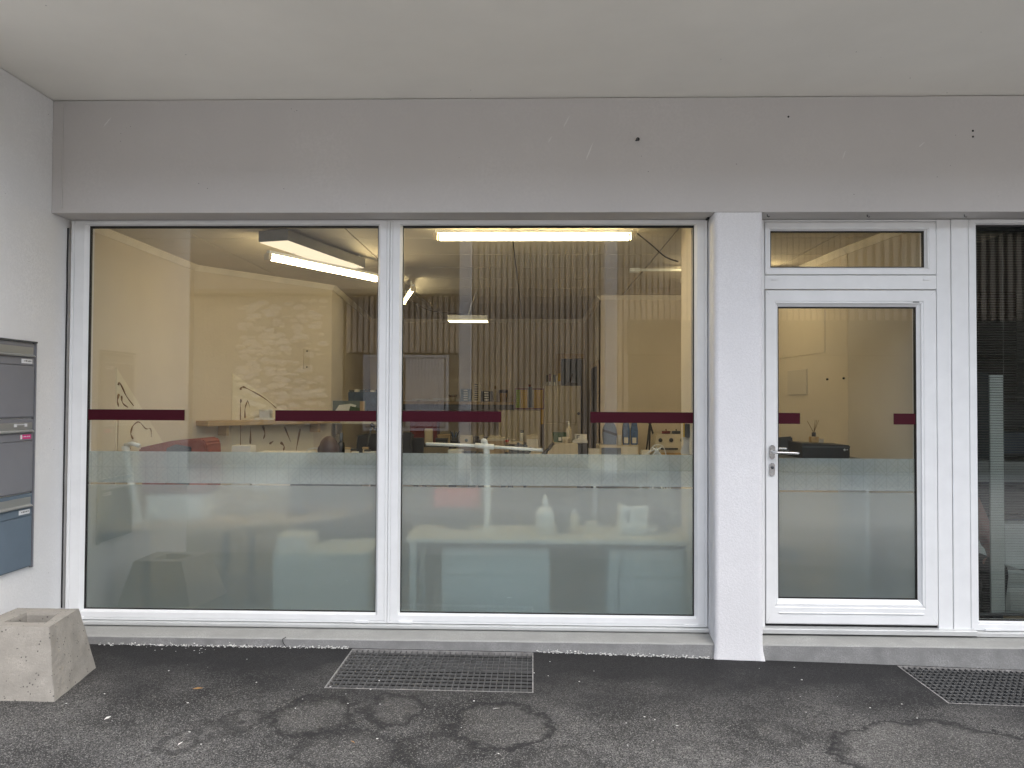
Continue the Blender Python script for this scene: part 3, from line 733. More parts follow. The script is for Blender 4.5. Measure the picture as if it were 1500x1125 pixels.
tube('cord', [(-.70, 3.52, 2.54), (-.9, 3.5, 2.56), (-1.15, 3.5, 2.60), (-1.35, 3.4, 2.72), (-1.40, 3.3, 2.799)], .004, 'black_plastic', hp, 6, smooth_n=5)

# art boards with drawn branches on the two left walls ---------------
def on_wall1(y, z, off=.004): return Vector((-2.99+off, y, z))
du = Vector((PC[0]-PB[0], PC[1]-PB[1], 0)).normalized(); dn = Vector((du.y, -du.x, 0))
def on_wall2(s, z, off=.004): return Vector((PB[0], PB[1], 0))+du*s+dn*off+Vector((0, 0, z))
def board(fn, poly, label):
    t = thing('wall_panel', label, 'wall panel', fn(poly[0][0], poly[0][1], 0))
    o = t.location.copy(); bm = bmesh.new()
    A = [bm.verts.new(fn(a, b, .0)-o) for a, b in poly]; B = [bm.verts.new(fn(a, b, .006)-o) for a, b in poly]
    bm.faces.new(A); bm.faces.new(B[::-1]); n = len(poly)
    for i in range(n): bm.faces.new((A[i], B[i], B[(i+1) % n], A[(i+1) % n]))
    bmesh.ops.recalc_face_normals(bm, faces=bm.faces); bm_obj('board', bm, 'art_board', t, o); return t
def twig(fn, pts, r, t):
    n = len(pts)*4-3; rad = [r*.72*(1+.5*math.sin(i*1.3))*(1-.6*i/n) for i in range(n)]
    tube('branch', [fn(a, b, .008) for a, b in pts], r, 'branch_brown', t, 6, radii=rad, smooth_n=4)
t1 = board(on_wall1, [(.64, 1.84), (1.36, 1.26), (1.40, .9), (.66, .9)], 'triangular cream panel with brown branch drawings on the far left wall')
for P, r in (([(.66, 1.715), (.685, 1.73), (.772, 1.64), (.88, 1.565)], .008), ([(.669, 1.65), (.655, 1.60), (.671, 1.56)], .011), ([(.706, 1.637), (.726, 1.587), (.802, 1.552)], .009), ([(.668, 1.47), (.668, 1.2)], .003),
             ([(.877, 1.316), (.847, 1.358), (.874, 1.413), (.963, 1.441), (1.068, 1.386), (1.143, 1.383), (1.156, 1.318)], .008), ([(.928, 1.288), (.969, 1.25)], .007), ([(.773, 1.242), (.811, 1.264), (.85, 1.242)], .008)): twig(on_wall1, P, r, t1)
t2 = board(on_wall2, [(.378, 1.86), (.90, 1.53), (1.28, 1.36), (1.30, .9), (.378, .9)], 'larger slanted cream panel with brown branch drawings behind the wooden shelf')
for P, r in (([(.467, 1.0), (.467, 1.3), (.461, 1.583)], .009), ([(.46, 1.60), (.474, 1.60)], .022), ([(.512, 1.443), (.511, 1.532), (.538, 1.609)], .010), ([(.57, 1.2), (.57, 1.359)], .010), ([(.700, 1.366), (.724, 1.291), (.709, 1.239)], .012),
             ([(.942, 1.351), (1.014, 1.202)], .010), ([(1.124, 1.326), (1.079, 1.111)], .012), ([(.459, 1.706), (.48, 1.73), (.529, 1.717), (.712, 1.629), (.848, 1.531)], .011), ([(.90, 1.20), (.94, 1.16), (.932, 1.118)], .014),
             ([(.777, 1.191), (.822, 1.216)], .012), ([(.65, 1.42), (.75, 1.41), (.86, 1.385)], .006), ([(.54, 1.60), (.56, 1.54)], .004)): twig(on_wall2, P, r, t2)
# wooden shelf along the slanted wall
sh = thing('wall_shelf', 'pale wooden plank shelf along the slanted wall behind the left pane', 'shelf', on_wall2(.75, 1.38, .1))
o = sh.location.copy(); bm = bmesh.new(); bbox(bm, -.72, .72, -.10, .095, 0, .045, .003)
bm_obj('plank', bm, 'oak', sh, o)
for s in (-.5, .5): bm = bmesh.new(); bbox(bm, s-.012, s+.012, -.05, .093, -.09, -.001); bm_obj('bracket', bm, 'oak', sh, o)
sh.rotation_euler.z = math.atan2(du.y, du.x)
p = on_wall2(.66, 1.426, .12)
t = thing('tin_holder', 'small silver box lying on the wooden shelf left of the red stripe', 'box', p); box('tin', p.x-.05, p.x+.05, p.y-.04, p.y+.04, p.z, p.z+.085, 'alu_sill', t, .004); box('tray', p.x-.09, p.x+.09, p.y-.06, p.y-.041, p.z, p.z+.02, 'white_plastic', t, .003); box('lid', p.x-.053, p.x+.053, p.y-.043, p.y+.043, p.z+.0855, p.z+.095, 'white_plastic', t, .003)
p = on_wall2(1.195, 1.92, 0)
t = thing('wall_plate', 'narrow cream plate with two holes screwed to the slanted wall', 'wall plate', p)
bm = bmesh.new(); bbox(bm, -.036, .036, -.008, 0, 0, .205, .003); bm_obj('plate', bm, 'cream_plastic', t, p)
for z in (.022, .182): lathe('hole', [(.008, 0), (.008, .002), (0, .002)], 'seam', t, p+Vector((0, -.0095, z)), 10, 'Y')
t.rotation_euler.z = math.atan2(du.y, du.x)

# ---- generic little builders --------------------------------------
def tbox(name, label, cat, x0, x1, y0, y1, z0, z1, m, bev=.004, group=None, lid=None):
    t = thing(name, label, cat, ((x0+x1)/2, (y0+y1)/2, z0), group); H = z1-z0
    if lid:
        box('body', x0, x1, y0, y1, z0, z1-H*.18, m, t, bev); box('lid', x0-.004, x1+.004, y0-.004, y1+.004, z1-H*.18+.001, z1, lid, t, bev)
    else: box('body', x0, x1, y0, y1, z0, z1, m, t, bev)
    return t
def table(name, label, x0, x1, y0, y1, z1, m, mp, front=True, th=.028):
    t = thing(name, label, 'desk', ((x0+x1)/2, (y0+y1)/2, 0)); box('tabletop', x0, x1, y0, y1, z1-th, z1, m, t, .004)
    for x in (x0+.03, x1-.07):
        for y in (y0+.03, y1-.07): box('leg', x, x+.04, y, y+.04, 0, z1-th-.001, mp, t, .003)
    return t
def bottle(name, label, cat, x, y, z0, h, r, m, cap, pump=False):
    t = thing(name, label, cat, (x, y, z0))
    lathe('body', [(0, 0), (r, .0), (r, h*.58), (r*.85, h*.66), (r*.35, h*.74), (r*.35, h*.80)], m, t, (x, y, z0), 16)
    lathe('cap', [(r*.4, 0), (r*.4, h*.1), (r*.15, h*.12), (r*.15, h*.19)] if pump else [(r*.4, 0), (r*.38, h*.19), (0, h*.19)], cap, t, (x, y, z0+h*.80), 12)
    if pump: tube('spout', [(x, y, z0+h*.99), (x-.012, y-.005, z0+h), (x-.035, y-.01, z0+h*.97)], .004, cap, t, 6)
    return t

# ---- front desks under the window ---------------------------------
t = table('window_desk', 'long pale desk behind the frosted glass of the middle pane', -.83, 1.12, .22, .78, .715, 'desk_white', 'panel_pale')
box('cable_tray', -.80, 1.05, .26, .30, .655, .685, 'dark_grey', t)
for x0, x1, nm in ((-.60, .12, 'wide'), (.50, 1.02, 'narrower')):
    q = thing('drawer_cabinet', f'{nm} pale drawer cabinet under the window desk', 'cabinet', ((x0+x1)/2, .5, 0)); box('carcass', x0, x1, .34, .74, .06, .645, 'panel_pale', q, .004)
    for k in range(3): box('drawer_front', x0+.008, x1-.008, .325, .339, .08+k*.188, .08+k*.188+.18, 'panel_pale', q, .004); 
    box('plinth', x0+.02, x1-.02, .37, .72, 0, .059, 'dark_grey', q)
t = table('corner_desk', 'pale wooden corner desk behind the frosted glass of the left pane', -2.95, -2.05, .40, 1.0, .74, 'pale_wood', 'dark_grey')
q = prism('desk_wing', [(-2.05, .52), (-1.45, 1.05), (-1.30, 1.55), (-2.05, 1.55)], .712, .74, 'pale_wood', t, 'XY')
q = thing('drawer_cabinet', 'white drawer cabinet low down behind the left pane beside the mullion', 'cabinet', (-1.45, .8, 0)); box('carcass', -1.80, -1.12, .52, 1.05, .0, .56, 'panel_pale', q, .005)
for k in range(2): box('drawer_front', -1.79, -1.13, .503, .519, .03+k*.265, .03+k*.265+.255, 'panel_pale', q, .004)
tbox('storage_box', 'white box sitting on the low white cabinet', 'box', -1.78, -1.56, .55, .8, .561, .66, 'paper')
# swan-neck stand at far left
t = thing('desk_lamp', 'white slanted desk lamp stand at the far left of the corner desk', 'desk lamp', (-2.82, .62, .74))
lathe('base', [(.075, 0), (.075, .012), (.02, .02), (0, .02)], 'white_plastic', t, (-2.80, .62, .74), 18)
tube('arm', [(-2.80, .62, .755), (-2.85, .62, 1.0), (-2.90, .62, 1.28)], .028, 'white_plastic', t, 10); tube('shade', [(-2.90, .62, 1.285), (-2.84, .60, 1.30), (-2.78, .58, 1.285)], .016, 'white_plastic', t, 10)
# big orange-red bag / box on the desk
t = thing('tool_bag', 'orange red bag with dark pocket lying tilted on the corner desk', 'bag', (-2.6, .8, .932))
tbox('carton', 'grey carton under the orange red bag on the corner desk', 'carton', -2.78, -2.38, .70, .93, .741, .932, 'panel_pale')
prism('body', [(-2.80, .935), (-2.35, .935), (-2.33, 1.02), (-2.345, 1.300), (-2.375, 1.335), (-2.60, 1.315), (-2.84, 1.262)], .68, .95, 'orange_bag', t, bev=.012)
prism('pocket', [(-2.62, 1.02), (-2.46, 1.0), (-2.45, 1.272), (-2.56, 1.290), (-2.625, 1.262)], .660, .679, 'dark_grey', t, bev=.004)
prism('pocket', [(-2.455, .95), (-2.345, .95), (-2.34, 1.285), (-2.44, 1.262)], .655, .6785, 'orange_bag', t, bev=.006)
prism('side_panel', [(-2.80, .95), (-2.63, .95), (-2.63, 1.19), (-2.80, 1.19)], .662, .679, 'dark_red', t, bev=.004)
tbox('document_stack', 'white sheets of paper standing under the shelf near the desk', 'papers', -2.40, -2.25, 1.30, 1.42, .9, 1.245, 'paper', .001)
tbox('paper_roll', 'long white sheet lying flat behind the frosted strip edge', 'paper', -2.20, -1.78, 1.2, 1.5, .90, 1.196, 'paper', .002)
tube('wire_loop', [(-1.80, 1.25, 1.17), (-1.77, 1.25, 1.222), (-1.70, 1.25, 1.232), (-1.68, 1.25, 1.19), (-1.72, 1.25, 1.16)], .003, 'white_plastic', None, 6, smooth_n=5)
tag(bpy.data.objects['wire_loop'], 'thin white cable loop beside the seated man', 'cable')

# T-shaped work lamp in the middle
t = thing('work_lamp', 'white T shaped work lamp standing on the window desk', 'desk lamp', (-.315, .55, .716))
lathe('base', [(.085, 0), (.085, .014), (.03, .022), (0, .022)], 'white_plastic', t, (-.315, .55, .716), 20)
tube('pole', [(-.308, .55, .735), (-.310, .55, 1.05), (-.316, .545, 1.25), (-.330, .53, 1.325), (-.335, .52, 1.332)], .023, 'white_plastic', t, 12, smooth_n=4)
tube('arm', [(-.735, .52, 1.314), (-.39, .52, 1.304)], .0115, 'white_plastic', t, 10); tube('arm', [(-.27, .52, 1.296), (.073, .52, 1.276)], .0115, 'white_plastic', t, 10)
tube('joint', [(-.395, .525, 1.304), (-.265, .525, 1.296)], .019, 'white_plastic', t, 10)
# red box with dark device in front
t = tbox('red_case', 'red case blurred behind the frosted glass on the window desk', 'case', -.70, -.37, .62, .76, .855, .985, 'red_plastic', .02)
t = thing('monitor', 'dark flat screen standing under the red case on the window desk', 'monitor', (-.52, .6, .716)); box('screen', -.66, -.38, .60, .62, .742, .853, 'black_plastic', t, .004); box('foot', -.58, -.46, .58, .68, .716, .7415, 'black_plastic', t, .003)
t = thing('spray_bottle', 'tall white bottle with pointed tip behind the frosted glass', 'bottle', (.09, .45, .716))
lathe('body', [(0, 0), (.062, 0), (.065, .13), (.05, .16), (.03, .18)], 'white_plastic', t, (.09, .45, .716), 18); lathe('nozzle', [(.024, 0), (.02, .04), (.008, .075), (0, .078)], 'white_plastic', t, (.09, .45, .897), 12)
t = thing('pot', 'dark round pot beside the white bottle on the window desk', 'pot', (.21, .5, .716)); lathe('body', [(0, 0), (.035, 0), (.043, .16), (.04, .18), (0, .175)], 'dark_grey', t, (.21, .5, .716), 16); lathe('rim', [(.047, 0), (.047, .012), (0, .012)], 'black_plastic', t, (.21, .5, .897), 16)
bottle('cream_bottle', 'small cream bottle right of the dark pot', 'bottle', .29, .48, .716, .165, .036, 'cream_plastic', 'white_plastic')
tbox('cream_box', 'small cream carton on the window desk near the white device', 'carton', .37, .44, .46, .54, .716, .79, 'cream_plastic', lid='paper')
t = tbox('white_device', 'white cube shaped device with a slot, right side of the window desk', 'device', .59, .785, .40, .58, .716, .912, 'white_plastic', .02)
box('slot', .635, .65, .396, .401, .80, .87, 'dark_grey', t); box('lens', .62, .74, .42, .56, .9125, .935, 'dark_grey', t, .004)
tbox('white_cube', 'tiny white charger cube beside the white device', 'charger', .80, .85, .46, .52, .716, .768, 'white_plastic', .006, lid='white_plastic')
tbox('dark_case', 'dark small case between white device and wire stand', 'case', .83, .94, .55, .68, .716, .87, 'dark_grey', .01, lid='black_plastic')
t = thing('light_tray', 'bright cream tray raised on a bracket near the wire stand', 'tray', (.60, .9, .716))
box('tray', .42, .86, .85, 1.15, 1.10, 1.175, 'paper', t, .006)
for x in (.46, .80): box('leg', x, x+.02, .98, 1.0, .02, 1.099, 'panel_pale', t)
# folded wire stand with white star head and clear cover
t = thing('folding_stand', 'white wire folding stand with a star shaped head above the frosted glass', 'stand', (.95, .55, .716))
hd = Vector((.865, .58, 1.272))
for dx, dz in ((-.034, .026), (.032, .030), (.036, -.034), (-.030, -.030)): tube('star_arm', [hd, hd+Vector((dx, -.01, dz))], .006, 'white_plastic', t, 6, radii=[.010, .004])
lathe('hub', [(0, 0), (.014, 0), (.014, .012), (0, .012)], 'white_plastic', t, hd+Vector((0, .002, 0)), 12, 'Y')
for a in ((-.16, -.075, .0), (.06, -.50, -.02), (.10, -.49, .06), (.14, -.46, .10), (-.04, -.52, .03)):
    tube('rod', [hd+Vector((.0, .005, .02)), hd+Vector((a[0]*.4, a[2]*.5, a[1]*.35+.01)), hd+Vector((a[0], a[2], a[1]))], .0045, 'white_plastic', t, 6, smooth_n=4)
tube('rim', [hd+Vector(v) for v in ((-.17, 0, -.08), (-.07, 0, -.02), (-.02, 0, .035), (.02, 0, .042), (.05, 0, .02), (.07, 0, -.06), (.10, 0, -.30), (.15, 0, -.50))], .003, 'white_plastic', t, 6, smooth_n=5)
m, nt, o_ = base('clear_cover'); tr = N(nt, 'ShaderNodeBsdfTransparent'); tr.inputs[0].default_value = (.93, .96, .94, 1); gl = N(nt, 'ShaderNodeBsdfGlossy', i_Roughness=.12); df = N(nt, 'ShaderNodeBsdfDiffuse'); df.inputs[0].default_value = (.7, .8, .75, 1)
m1 = N(nt, 'ShaderNodeMixShader', i_0=.3); m2 = N(nt, 'ShaderNodeMixShader', i_0=.35); L(nt, gl.outputs[0], m1.inputs[2]); L(nt, df.outputs[0], m1.inputs[1]); L(nt, tr.outputs[0], m2.inputs[1]); L(nt, m1.outputs[0], m2.inputs[2]); L(nt, m2.outputs[0], o_.inputs[0])
bm = bmesh.new(); top = bm.verts.new((0, .0, .045)); fan = []
for k in range(9):
    a = -.9+k*.24; fan.append(bm.verts.new((.11*a+.05, .03*math.cos(k*2.1), -.50+.35*max(0, -a-.2))))
mid = [bm.verts.new((v.co.x*.55, .02+.02*math.cos(k*2.6), -.12+.02*math.sin(k*3))) for k, v in enumerate(fan)]
for a, b, c2, d in zip(mid, mid[1:], fan, fan[1:]): bm.faces.new((top, b, a)); bm.faces.new((a, b, d, c2))
bm_obj('clear_cover', bm, 'clear_cover', t, hd+Vector((0, .012, 0)), True)
# cables under the desk
for i, (pts, m_, lb) in enumerate(((((-.62, .21, .71), (-.66, .2, .62), (-.78, .2, .55), (-.83, .25, .52)), 'dark_grey', 'dark cable hanging from the left end of the window desk'),
                         (((.33, .21, .71), (.33, .2, .55), (.36, .2, .40), (.385, .22, .25)), 'dark_grey', 'dark cable hanging straight below the cream bottle'),
                         (((.81, .21, .71), (.82, .2, .60), (.76, .2, .45), (.77, .22, .25)), 'white_plastic', 'white cable hanging below the white device'),
                         (((.60, .21, .71), (.58, .2, .60), (.56, .2, .45), (.57, .22, .3)), 'dark_grey', 'dark cable hanging near the white device'))):
    o = tube('cable', pts, .005, m_, None, 6, smooth_n=5); tag(o, lb, 'cable', 'cables hanging off the window desk')

# ---- left-middle group (between seated man and mullion) -----------
t = thing('wall_ledge', 'short white ledge on the wall below the red stripe near the mullion', 'shelf', (-1.9, 3.2, 1.36))
box('board', -2.10, -1.55, 3.15, 3.45, 1.364, 1.398, 'desk_white', t, .003); box('bracket', -2.06, -2.04, 3.2, 3.42, 1.25, 1.363, 'steel', t); box('bracket', -1.62, -1.60, 3.2, 3.42, 1.25, 1.363, 'steel', t)
t = thing('picture_monitor', 'screen showing a green and pale blue picture on the white ledge', 'monitor', (-1.92, 3.2, 1.398))
box('screen', -2.098, -1.746, 3.20, 3.225, 1.41, 1.605, 'grey_tower', t, .003); box('foot', -1.98, -1.86, 3.19, 3.24, 1.3985, 1.4095, 'black_plastic', t)
prism('picture_patch', [(-2.06, 1.50), (-1.86, 1.50), (-1.84, 1.56), (-1.90, 1.575), (-2.02, 1.56)], 3.195, 3.1995, 'panel_bluewhite', t); prism('picture_patch', [(-1.93, 1.45), (-1.80, 1.45), (-1.80, 1.53), (-1.90, 1.55)], 3.190, 3.1945, 'green_tub', t); box('picture_patch', -1.80, -1.752, 3.19, 3.1945, 1.50, 1.60, 'cardboard', t)
t = thing('folder_crate', 'blue fabric crate full of folders behind the picture screen', 'crate', (-1.79, 3.36, 1.398)); box('body', -1.951, -1.60, 3.29, 3.43, 1.399, 1.700, 'blue_fabric', t, .012)
for k in range(6): box('folder', -1.94+k*.056, -1.90+k*.056, 3.30, 3.42, 1.7005, 1.718+.008*(k % 2), ('dark_grey', 'paper', 'blue_grey')[k % 3], t)
t = table('side_desk', 'dark side desk behind the seated man', -1.95, -1.0, 2.1, 2.75, 1.08, 'dark_grey', 'dark_grey')
t = thing('black_bottle', 'round black bottle standing on the side desk behind the seated man', 'bottle', (-1.795, 2.4, 1.081)); lathe('body', [(0, 0), (.033, 0), (.035, .10), (.03, .13), (.012, .145)], 'black_plastic', t, (-1.795, 2.4, 1.081), 14); lathe('cap', [(.016, 0), (.016, .075), (0, .08)], 'blue_grey', t, (-1.795, 2.4, 1.227), 12)
t = thing('articulated_lamp', 'black jointed desk lamp left of the mullion', 'desk lamp', (-1.53, 2.3, 1.081))
lathe('base', [(.05, 0), (.05, .03), (0, .035)], 'black_plastic', t, (-1.55, 2.3, 1.081), 14); tube('arm', [(-1.55, 2.3, 1.10), (-1.475, 2.25, 1.385)], .008, 'dark_grey', t, 8); tube('arm', [(-1.475, 2.25, 1.385), (-1.38, 2.2, 1.29)], .011, 'black_plastic', t, 8); lathe('joint', [(.016, -.012), (.016, .012), (0, .012)], 'black_plastic', t, (-1.475, 2.25, 1.388), 12, 'Y')
t = thing('monitor', 'large black monitor back left of the mullion', 'monitor', (-1.45, 2.6, 1.081)); prism('screen', [(-1.70, 1.105), (-1.16, 1.105), (-1.16, 1.305), (-1.60, 1.29), (-1.68, 1.27)], 2.58, 2.62, 'black_plastic', t); box('foot', -1.5, -1.35, 2.55, 2.66, 1.081, 1.1045, 'black_plastic', t)
for i in range(9):
    x = -1.74+i*.038; t = tbox('desk_clutter', ('folded white paper heap', 'cream carton', 'small brown jar', 'white charger', 'tilted notepad', 'cream tape dispenser', 'pale sponge', 'brown carton', 'white card')[i]+' on the side desk behind the seated man', 'stationery', x, x+.045, 2.12+.04*(i % 3), 2.17+.05*(i % 3), 1.081, 1.13+.035*((i*7) % 4)/2, ('paper', 'cream_plastic', 'amber', 'white_plastic', 'paper', 'cream_plastic', 'paper', 'cardboard', 'white_plastic')[i], .002, lid=('paper', 'cardboard', 'dark_grey', 'white_plastic')[i % 4])
    t.rotation_euler.z = (i*37 % 50-25)*.01

# ---- back of the room ---------------------------------------------
t = thing('back_shelf', 'long wooden shelf on the back wall carrying organisers', 'shelf', (-1.2, 5.9, 1.56)); box('plank', -2.3, -.25, 5.72, 6.10, 1.558, 1.598, 'oak', t, .003)
box('back_panel', -2.3, -.25, 6.10, 6.12, 1.50, 1.97, 'cream_wall', t); box('rail', -2.3, -.25, 5.74, 5.78, 1.48, 1.5575, 'dark_grey', t)
t = thing('pencil_cup', 'metal cup of brown pencils on the back shelf', 'cup', (-1.10, 5.8, 1.598)); lathe('cup', [(0, 0), (.04, 0), (.045, .06), (0, .06)], 'cream_plastic', t, (-1.10, 5.8, 1.598), 14)
for k in range(8): tube('pencil', [(-1.13+k*.008, 5.8, 1.64), (-1.165+k*.018, 5.8+.01*(k % 3), 1.695-.004*(k % 3))], .005, ('branch_brown', 'ink', 'dark_red')[k % 3], t, 5)
def tower(x0, x1, z1, n, m, fm, label):
    t = thing('drawer_tower', label, 'drawer tower', ((x0+x1)/2, 5.8, 1.598)); box('body', x0, x1, 5.76, 5.92, 1.5985, z1, m, t, .003); H = (z1-1.61)/n
    for k in range(n): box('drawer_label', x0+(x1-x0)*.3, x1-(x1-x0)*.32, 5.755, 5.7595, 1.613+k*H, 1.613+k*H+H*.55, fm, t)
tower(-.989, -.846, 1.769, 5, 'grey_tower', 'paper', 'grey green desktop drawer tower on the back shelf'); tower(-.833, -.709, 1.850, 8, 'cream_plastic', 'ink', 'tall cream drawer tower with dark labels on the back shelf'); tower(-.705, -.554, 1.742, 4, 'black_plastic', 'paper', 'black desktop drawer tower with pale labels on the back shelf')
bottle('tall_bottle', 'slim cream bottle right of the black drawer tower', 'bottle', -.512, 5.8, 1.598, .22, .028, 'cream_plastic', 'amber')
t = thing('jar', 'dark glass jar with black lid at the right end of the back shelf', 'jar', (-.40, 5.8, 1.598)); lathe('body', [(0, 0), (.045, 0), (.058, .11), (.058, .12), (0, .12)], 'amber', t, (-.40, 5.8, 1.598), 16); lathe('lid', [(.064, 0), (.064, .04), (0, .04)], 'black_plastic', t, (-.40, 5.8, 1.720), 16)
for i in range(5): tbox('paper_pile', ('loose white paper pile', 'tilted stack of white paper', 'thin paper pile', 'crumpled paper pile', 'flat grey white folder')[i]+' on the left of the back shelf'+(' above the red stripe' if i == 1 else ''), 'papers', -1.80+i*.14, -1.58+i*.14, 5.74+.02*i, 5.92, 1.5985+.016*(i % 2), 1.612+.016*(i % 2)+.006*i, 'paper', .002).rotation_euler.z = (i-2)*.06
for i, x in enumerate((-.33, -.30, -.27)): bottle('small_vial', ('pale vial', 'clear short vial', 'cream vial')[i]+' standing at the right tip of the back shelf', 'bottle', x, 5.75, 1.598, .05+.012*i, .012, 'cream_plastic', 'amber')
# colourful rack
t = thing('file_rack', 'red framed rack of lime and yellow file trays beside the cream cabinet', 'rack', (-.04, 5.5, 1.49))
for a, b_, c2, d in ((-.237, .157, 1.500, 1.512), (-.237, .157, 1.765, 1.777), (-.237, -.225, 1.513, 1.764), (.145, .157, 1.513, 1.764)): box('frame', a, b_, 5.46, 5.60, c2, d, 'dark_red', t)
for k in range(9):
    z = 1.52+k*.027; box('tray', -.222, -.165, 5.48, 5.6, z, z+.02, 'lime', t); box('tray', -.158, -.07, 5.48, 5.6, z, z+.018, 'yellow', t); box('tray', .02, .143, 5.48, 5.6, z, z+.018, 'yellow', t)
box('spine', -.055, .0, 5.45, 5.6, 1.52, 1.80, 'blue_grey', t, .004); box('spine', -.055, -.02, 5.47, 5.6, 1.801, 1.83, 'dark_red', t)
tbox('yellow_binder', 'narrow yellow binder standing right of the low cream cabinet', 'binder', .115, .150, 5.40, 5.55, 1.30, 1.498, 'yellow')
t = thing('low_cabinet', 'low cream cabinet under the file rack', 'cabinet', (-.15, 5.6, 0)); box('carcass', -.45, .110, 5.42, 5.9, 0, 1.484, 'cream_plastic', t, .004); box('door', -.445, -.172, 5.405, 5.419, .02, 1.475, 'cream_plastic', t, .003); box('door', -.168, .105, 5.405, 5.419, .02, 1.475, 'cream_plastic', t, .003)
t = thing('tall_cabinet', 'tall cream cabinet with books on top at the back right', 'cabinet', (.39, 5.5, 0)); box('carcass', .156, .629, 5.22, 5.7, 0, 1.811, 'cream_plastic', t, .004); box('door', .160, .625, 5.20, 5.219, 1.33, 1.806, 'cream_plastic', t, .003); box('door', .160, .625, 5.20, 5.219, .03, 1.322, 'cream_plastic', t, .003)
lathe('knob', [(0, 0), (.02, 0), (.02, .008), (0, .008)], 'dark_grey', t, (.60, 5.192, 1.45), 12, 'Y'); tube('cord', [(.634, 5.19, 1.80), (.636, 5.19, 1.4), (.635, 5.19, 1.15)], .005, 'ink', t, 6)
for i, (w_, h_, m_, lb) in enumerate(((.022, .14, 'dark_grey', 'black spine book leftmost on the tall cabinet'), (.03, .155, 'dark_red', 'red book on the tall cabinet'), (.025, .15, 'paper', 'white book leaning on the tall cabinet'), (.028, .145, 'blue_grey', 'grey book on the tall cabinet'), (.024, .13, 'paper', 'thin pale book beside the yellow one'), (.035, .162, 'yellow', 'yellow book rightmost on the tall cabinet'))):
    x = .182+i*.031; t = tbox('book', lb, 'book', x, x+w_, 5.3, 5.42, 1.812, 1.812+h_, m_, .002, 'books on the tall cabinet'); box('pages', x+.003, x+w_-.003, 5.298, 5.2995, 1.816, 1.812+h_*.35, 'paper', t)
t = thing('telephone', 'dark telephone with upright handset on the tall cabinet', 'telephone', (.53, 5.4, 1.812)); prism('base', [(.42, 1.8125), (.61, 1.8125), (.59, 1.85), (.46, 1.858)], 5.33, 5.45, 'black_plastic', t); tube('handset', [(.50, 5.38, 1.855), (.51, 5.37, 1.91), (.535, 5.37, 1.975)], .013, 'black_plastic', t, 8)
# counter in the rear left with boxes
t = thing('rear_counter', 'dark low counter across the back left carrying small boxes', 'counter', (-.8, 4.4, 0)); box('worktop', -1.9, -.05, 4.10, 4.75, 1.07, 1.10, 'dark_grey', t, .003)
for x in (-1.88, -.97, -.10): box('panel', x, x+.03, 4.13, 4.73, 0, 1.069, 'dark_grey', t)
tbox('red_bin', 'dark red storage bin with white patch on it', 'bin', -1.45, -1.13, 4.3, 4.6, 1.1005, 1.37, 'dark_red', .006)
t = tbox('paper_pad', 'cream rounded pad leaning on the dark red bin', 'pad', -1.27, -1.17, 4.24, 4.27, 1.1005, 1.28, 'cream_plastic', .015)
for i, (a, b_, z1, m_, lb) in enumerate(((-1.10, -.96, 1.215, 'cardboard', 'brown tilted tool case'), (-.84, -.69, 1.205, 'cream_plastic', 'cream box with round badge, left one'), (-.50, -.37, 1.205, 'cream_plastic', 'cream box with round badge, right one'), (-.67, -.62, 1.19, 'black_plastic', 'narrow black box'), (-.56, -.52, 1.19, 'black_plastic', 'small black box between cream boxes'), (-.615, -.565, 1.21, 'cream_plastic', 'cream carton in the middle'), (-.34, -.20, 1.13, 'cardboard', 'flat brown box'))):
    t = tbox('storage_box', lb+' on the rear counter', 'box', a, b_, 4.15, 4.33, 1.1005, z1, m_, .004, lid=m_)
    if 'badge' in lb: lathe('badge', [(.02, 0), (.02, .002), (0, .002)], 'grey_tower', t, ((a+b_)/2, 4.149, 1.15), 12, 'Y')
t = thing('pen_pot', 'dark pot of pens and brushes on the rear counter', 'pot', (-.91, 4.25, 1.1005)); lathe('pot', [(0, 0), (.035, 0), (.038, .08), (0, .08)], 'dark_grey', t, (-.91, 4.25, 1.1005), 14)
for k in range(7): tube('pen', [(-.93+k*.006, 4.25, 1.16), (-.965+k*.018, 4.24+.01*(k % 2), 1.255-.01*(k % 3))], .006, ('ink', 'blue_pack', 'blue_grey')[k % 3], t, 5)
t = thing('plastic_bag', 'crumpled clear grey plastic bag near the cream basket on the bench', 'bag', (-.12, 3.1, 1.04))
bm = bmesh.new(); bmesh.ops.create_icosphere(bm, subdivisions=3, radius=1)
for v in bm.verts:
    n_ = 1+.45*noise.noise(v.co*2.3); v.co = Vector((v.co.x*.10*n_, v.co.y*.06*n_, max(0, v.co.z*.5+.5)*.12*n_))
bm_obj('bag', bm, 'blue_grey', t, (-.12, 3.1, 1.041))
t = tbox('basket', 'small cream wicker basket right of the plastic bag', 'basket', -.01, .10, 3.1, 3.25, 1.041, 1.125, 'cream_plastic', .008, lid='paper')
t = thing('black_screen', 'black monitor just right of the mullion above the frosted strip', 'monitor', (-1.19, 2.8, .9)); box('screen', -1.33, -1.075, 2.80, 2.83, .93, 1.243, 'black_plastic', t, .004); box('foot', -1.25, -1.15, 2.76, 2.88, .9, .929, 'black_plastic', t)
t = table('middle_desk', 'dark middle desk carrying the black monitor', -1.5, -.55, 2.6, 3.15, .899, 'dark_grey', 'dark_grey')
tbox('white_carton', 'white carton with black mark behind the T shaped lamp', 'carton', -.84, -.70, 2.9, 3.05, .8995, 1.12, 'white_plastic', .003, lid='white_plastic')
tbox('brown_carton', 'brown open carton behind the T shaped lamp', 'carton', -.68, -.57, 2.9, 3.05, .8995, 1.10, 'cardboard', .003, lid='dark_grey')
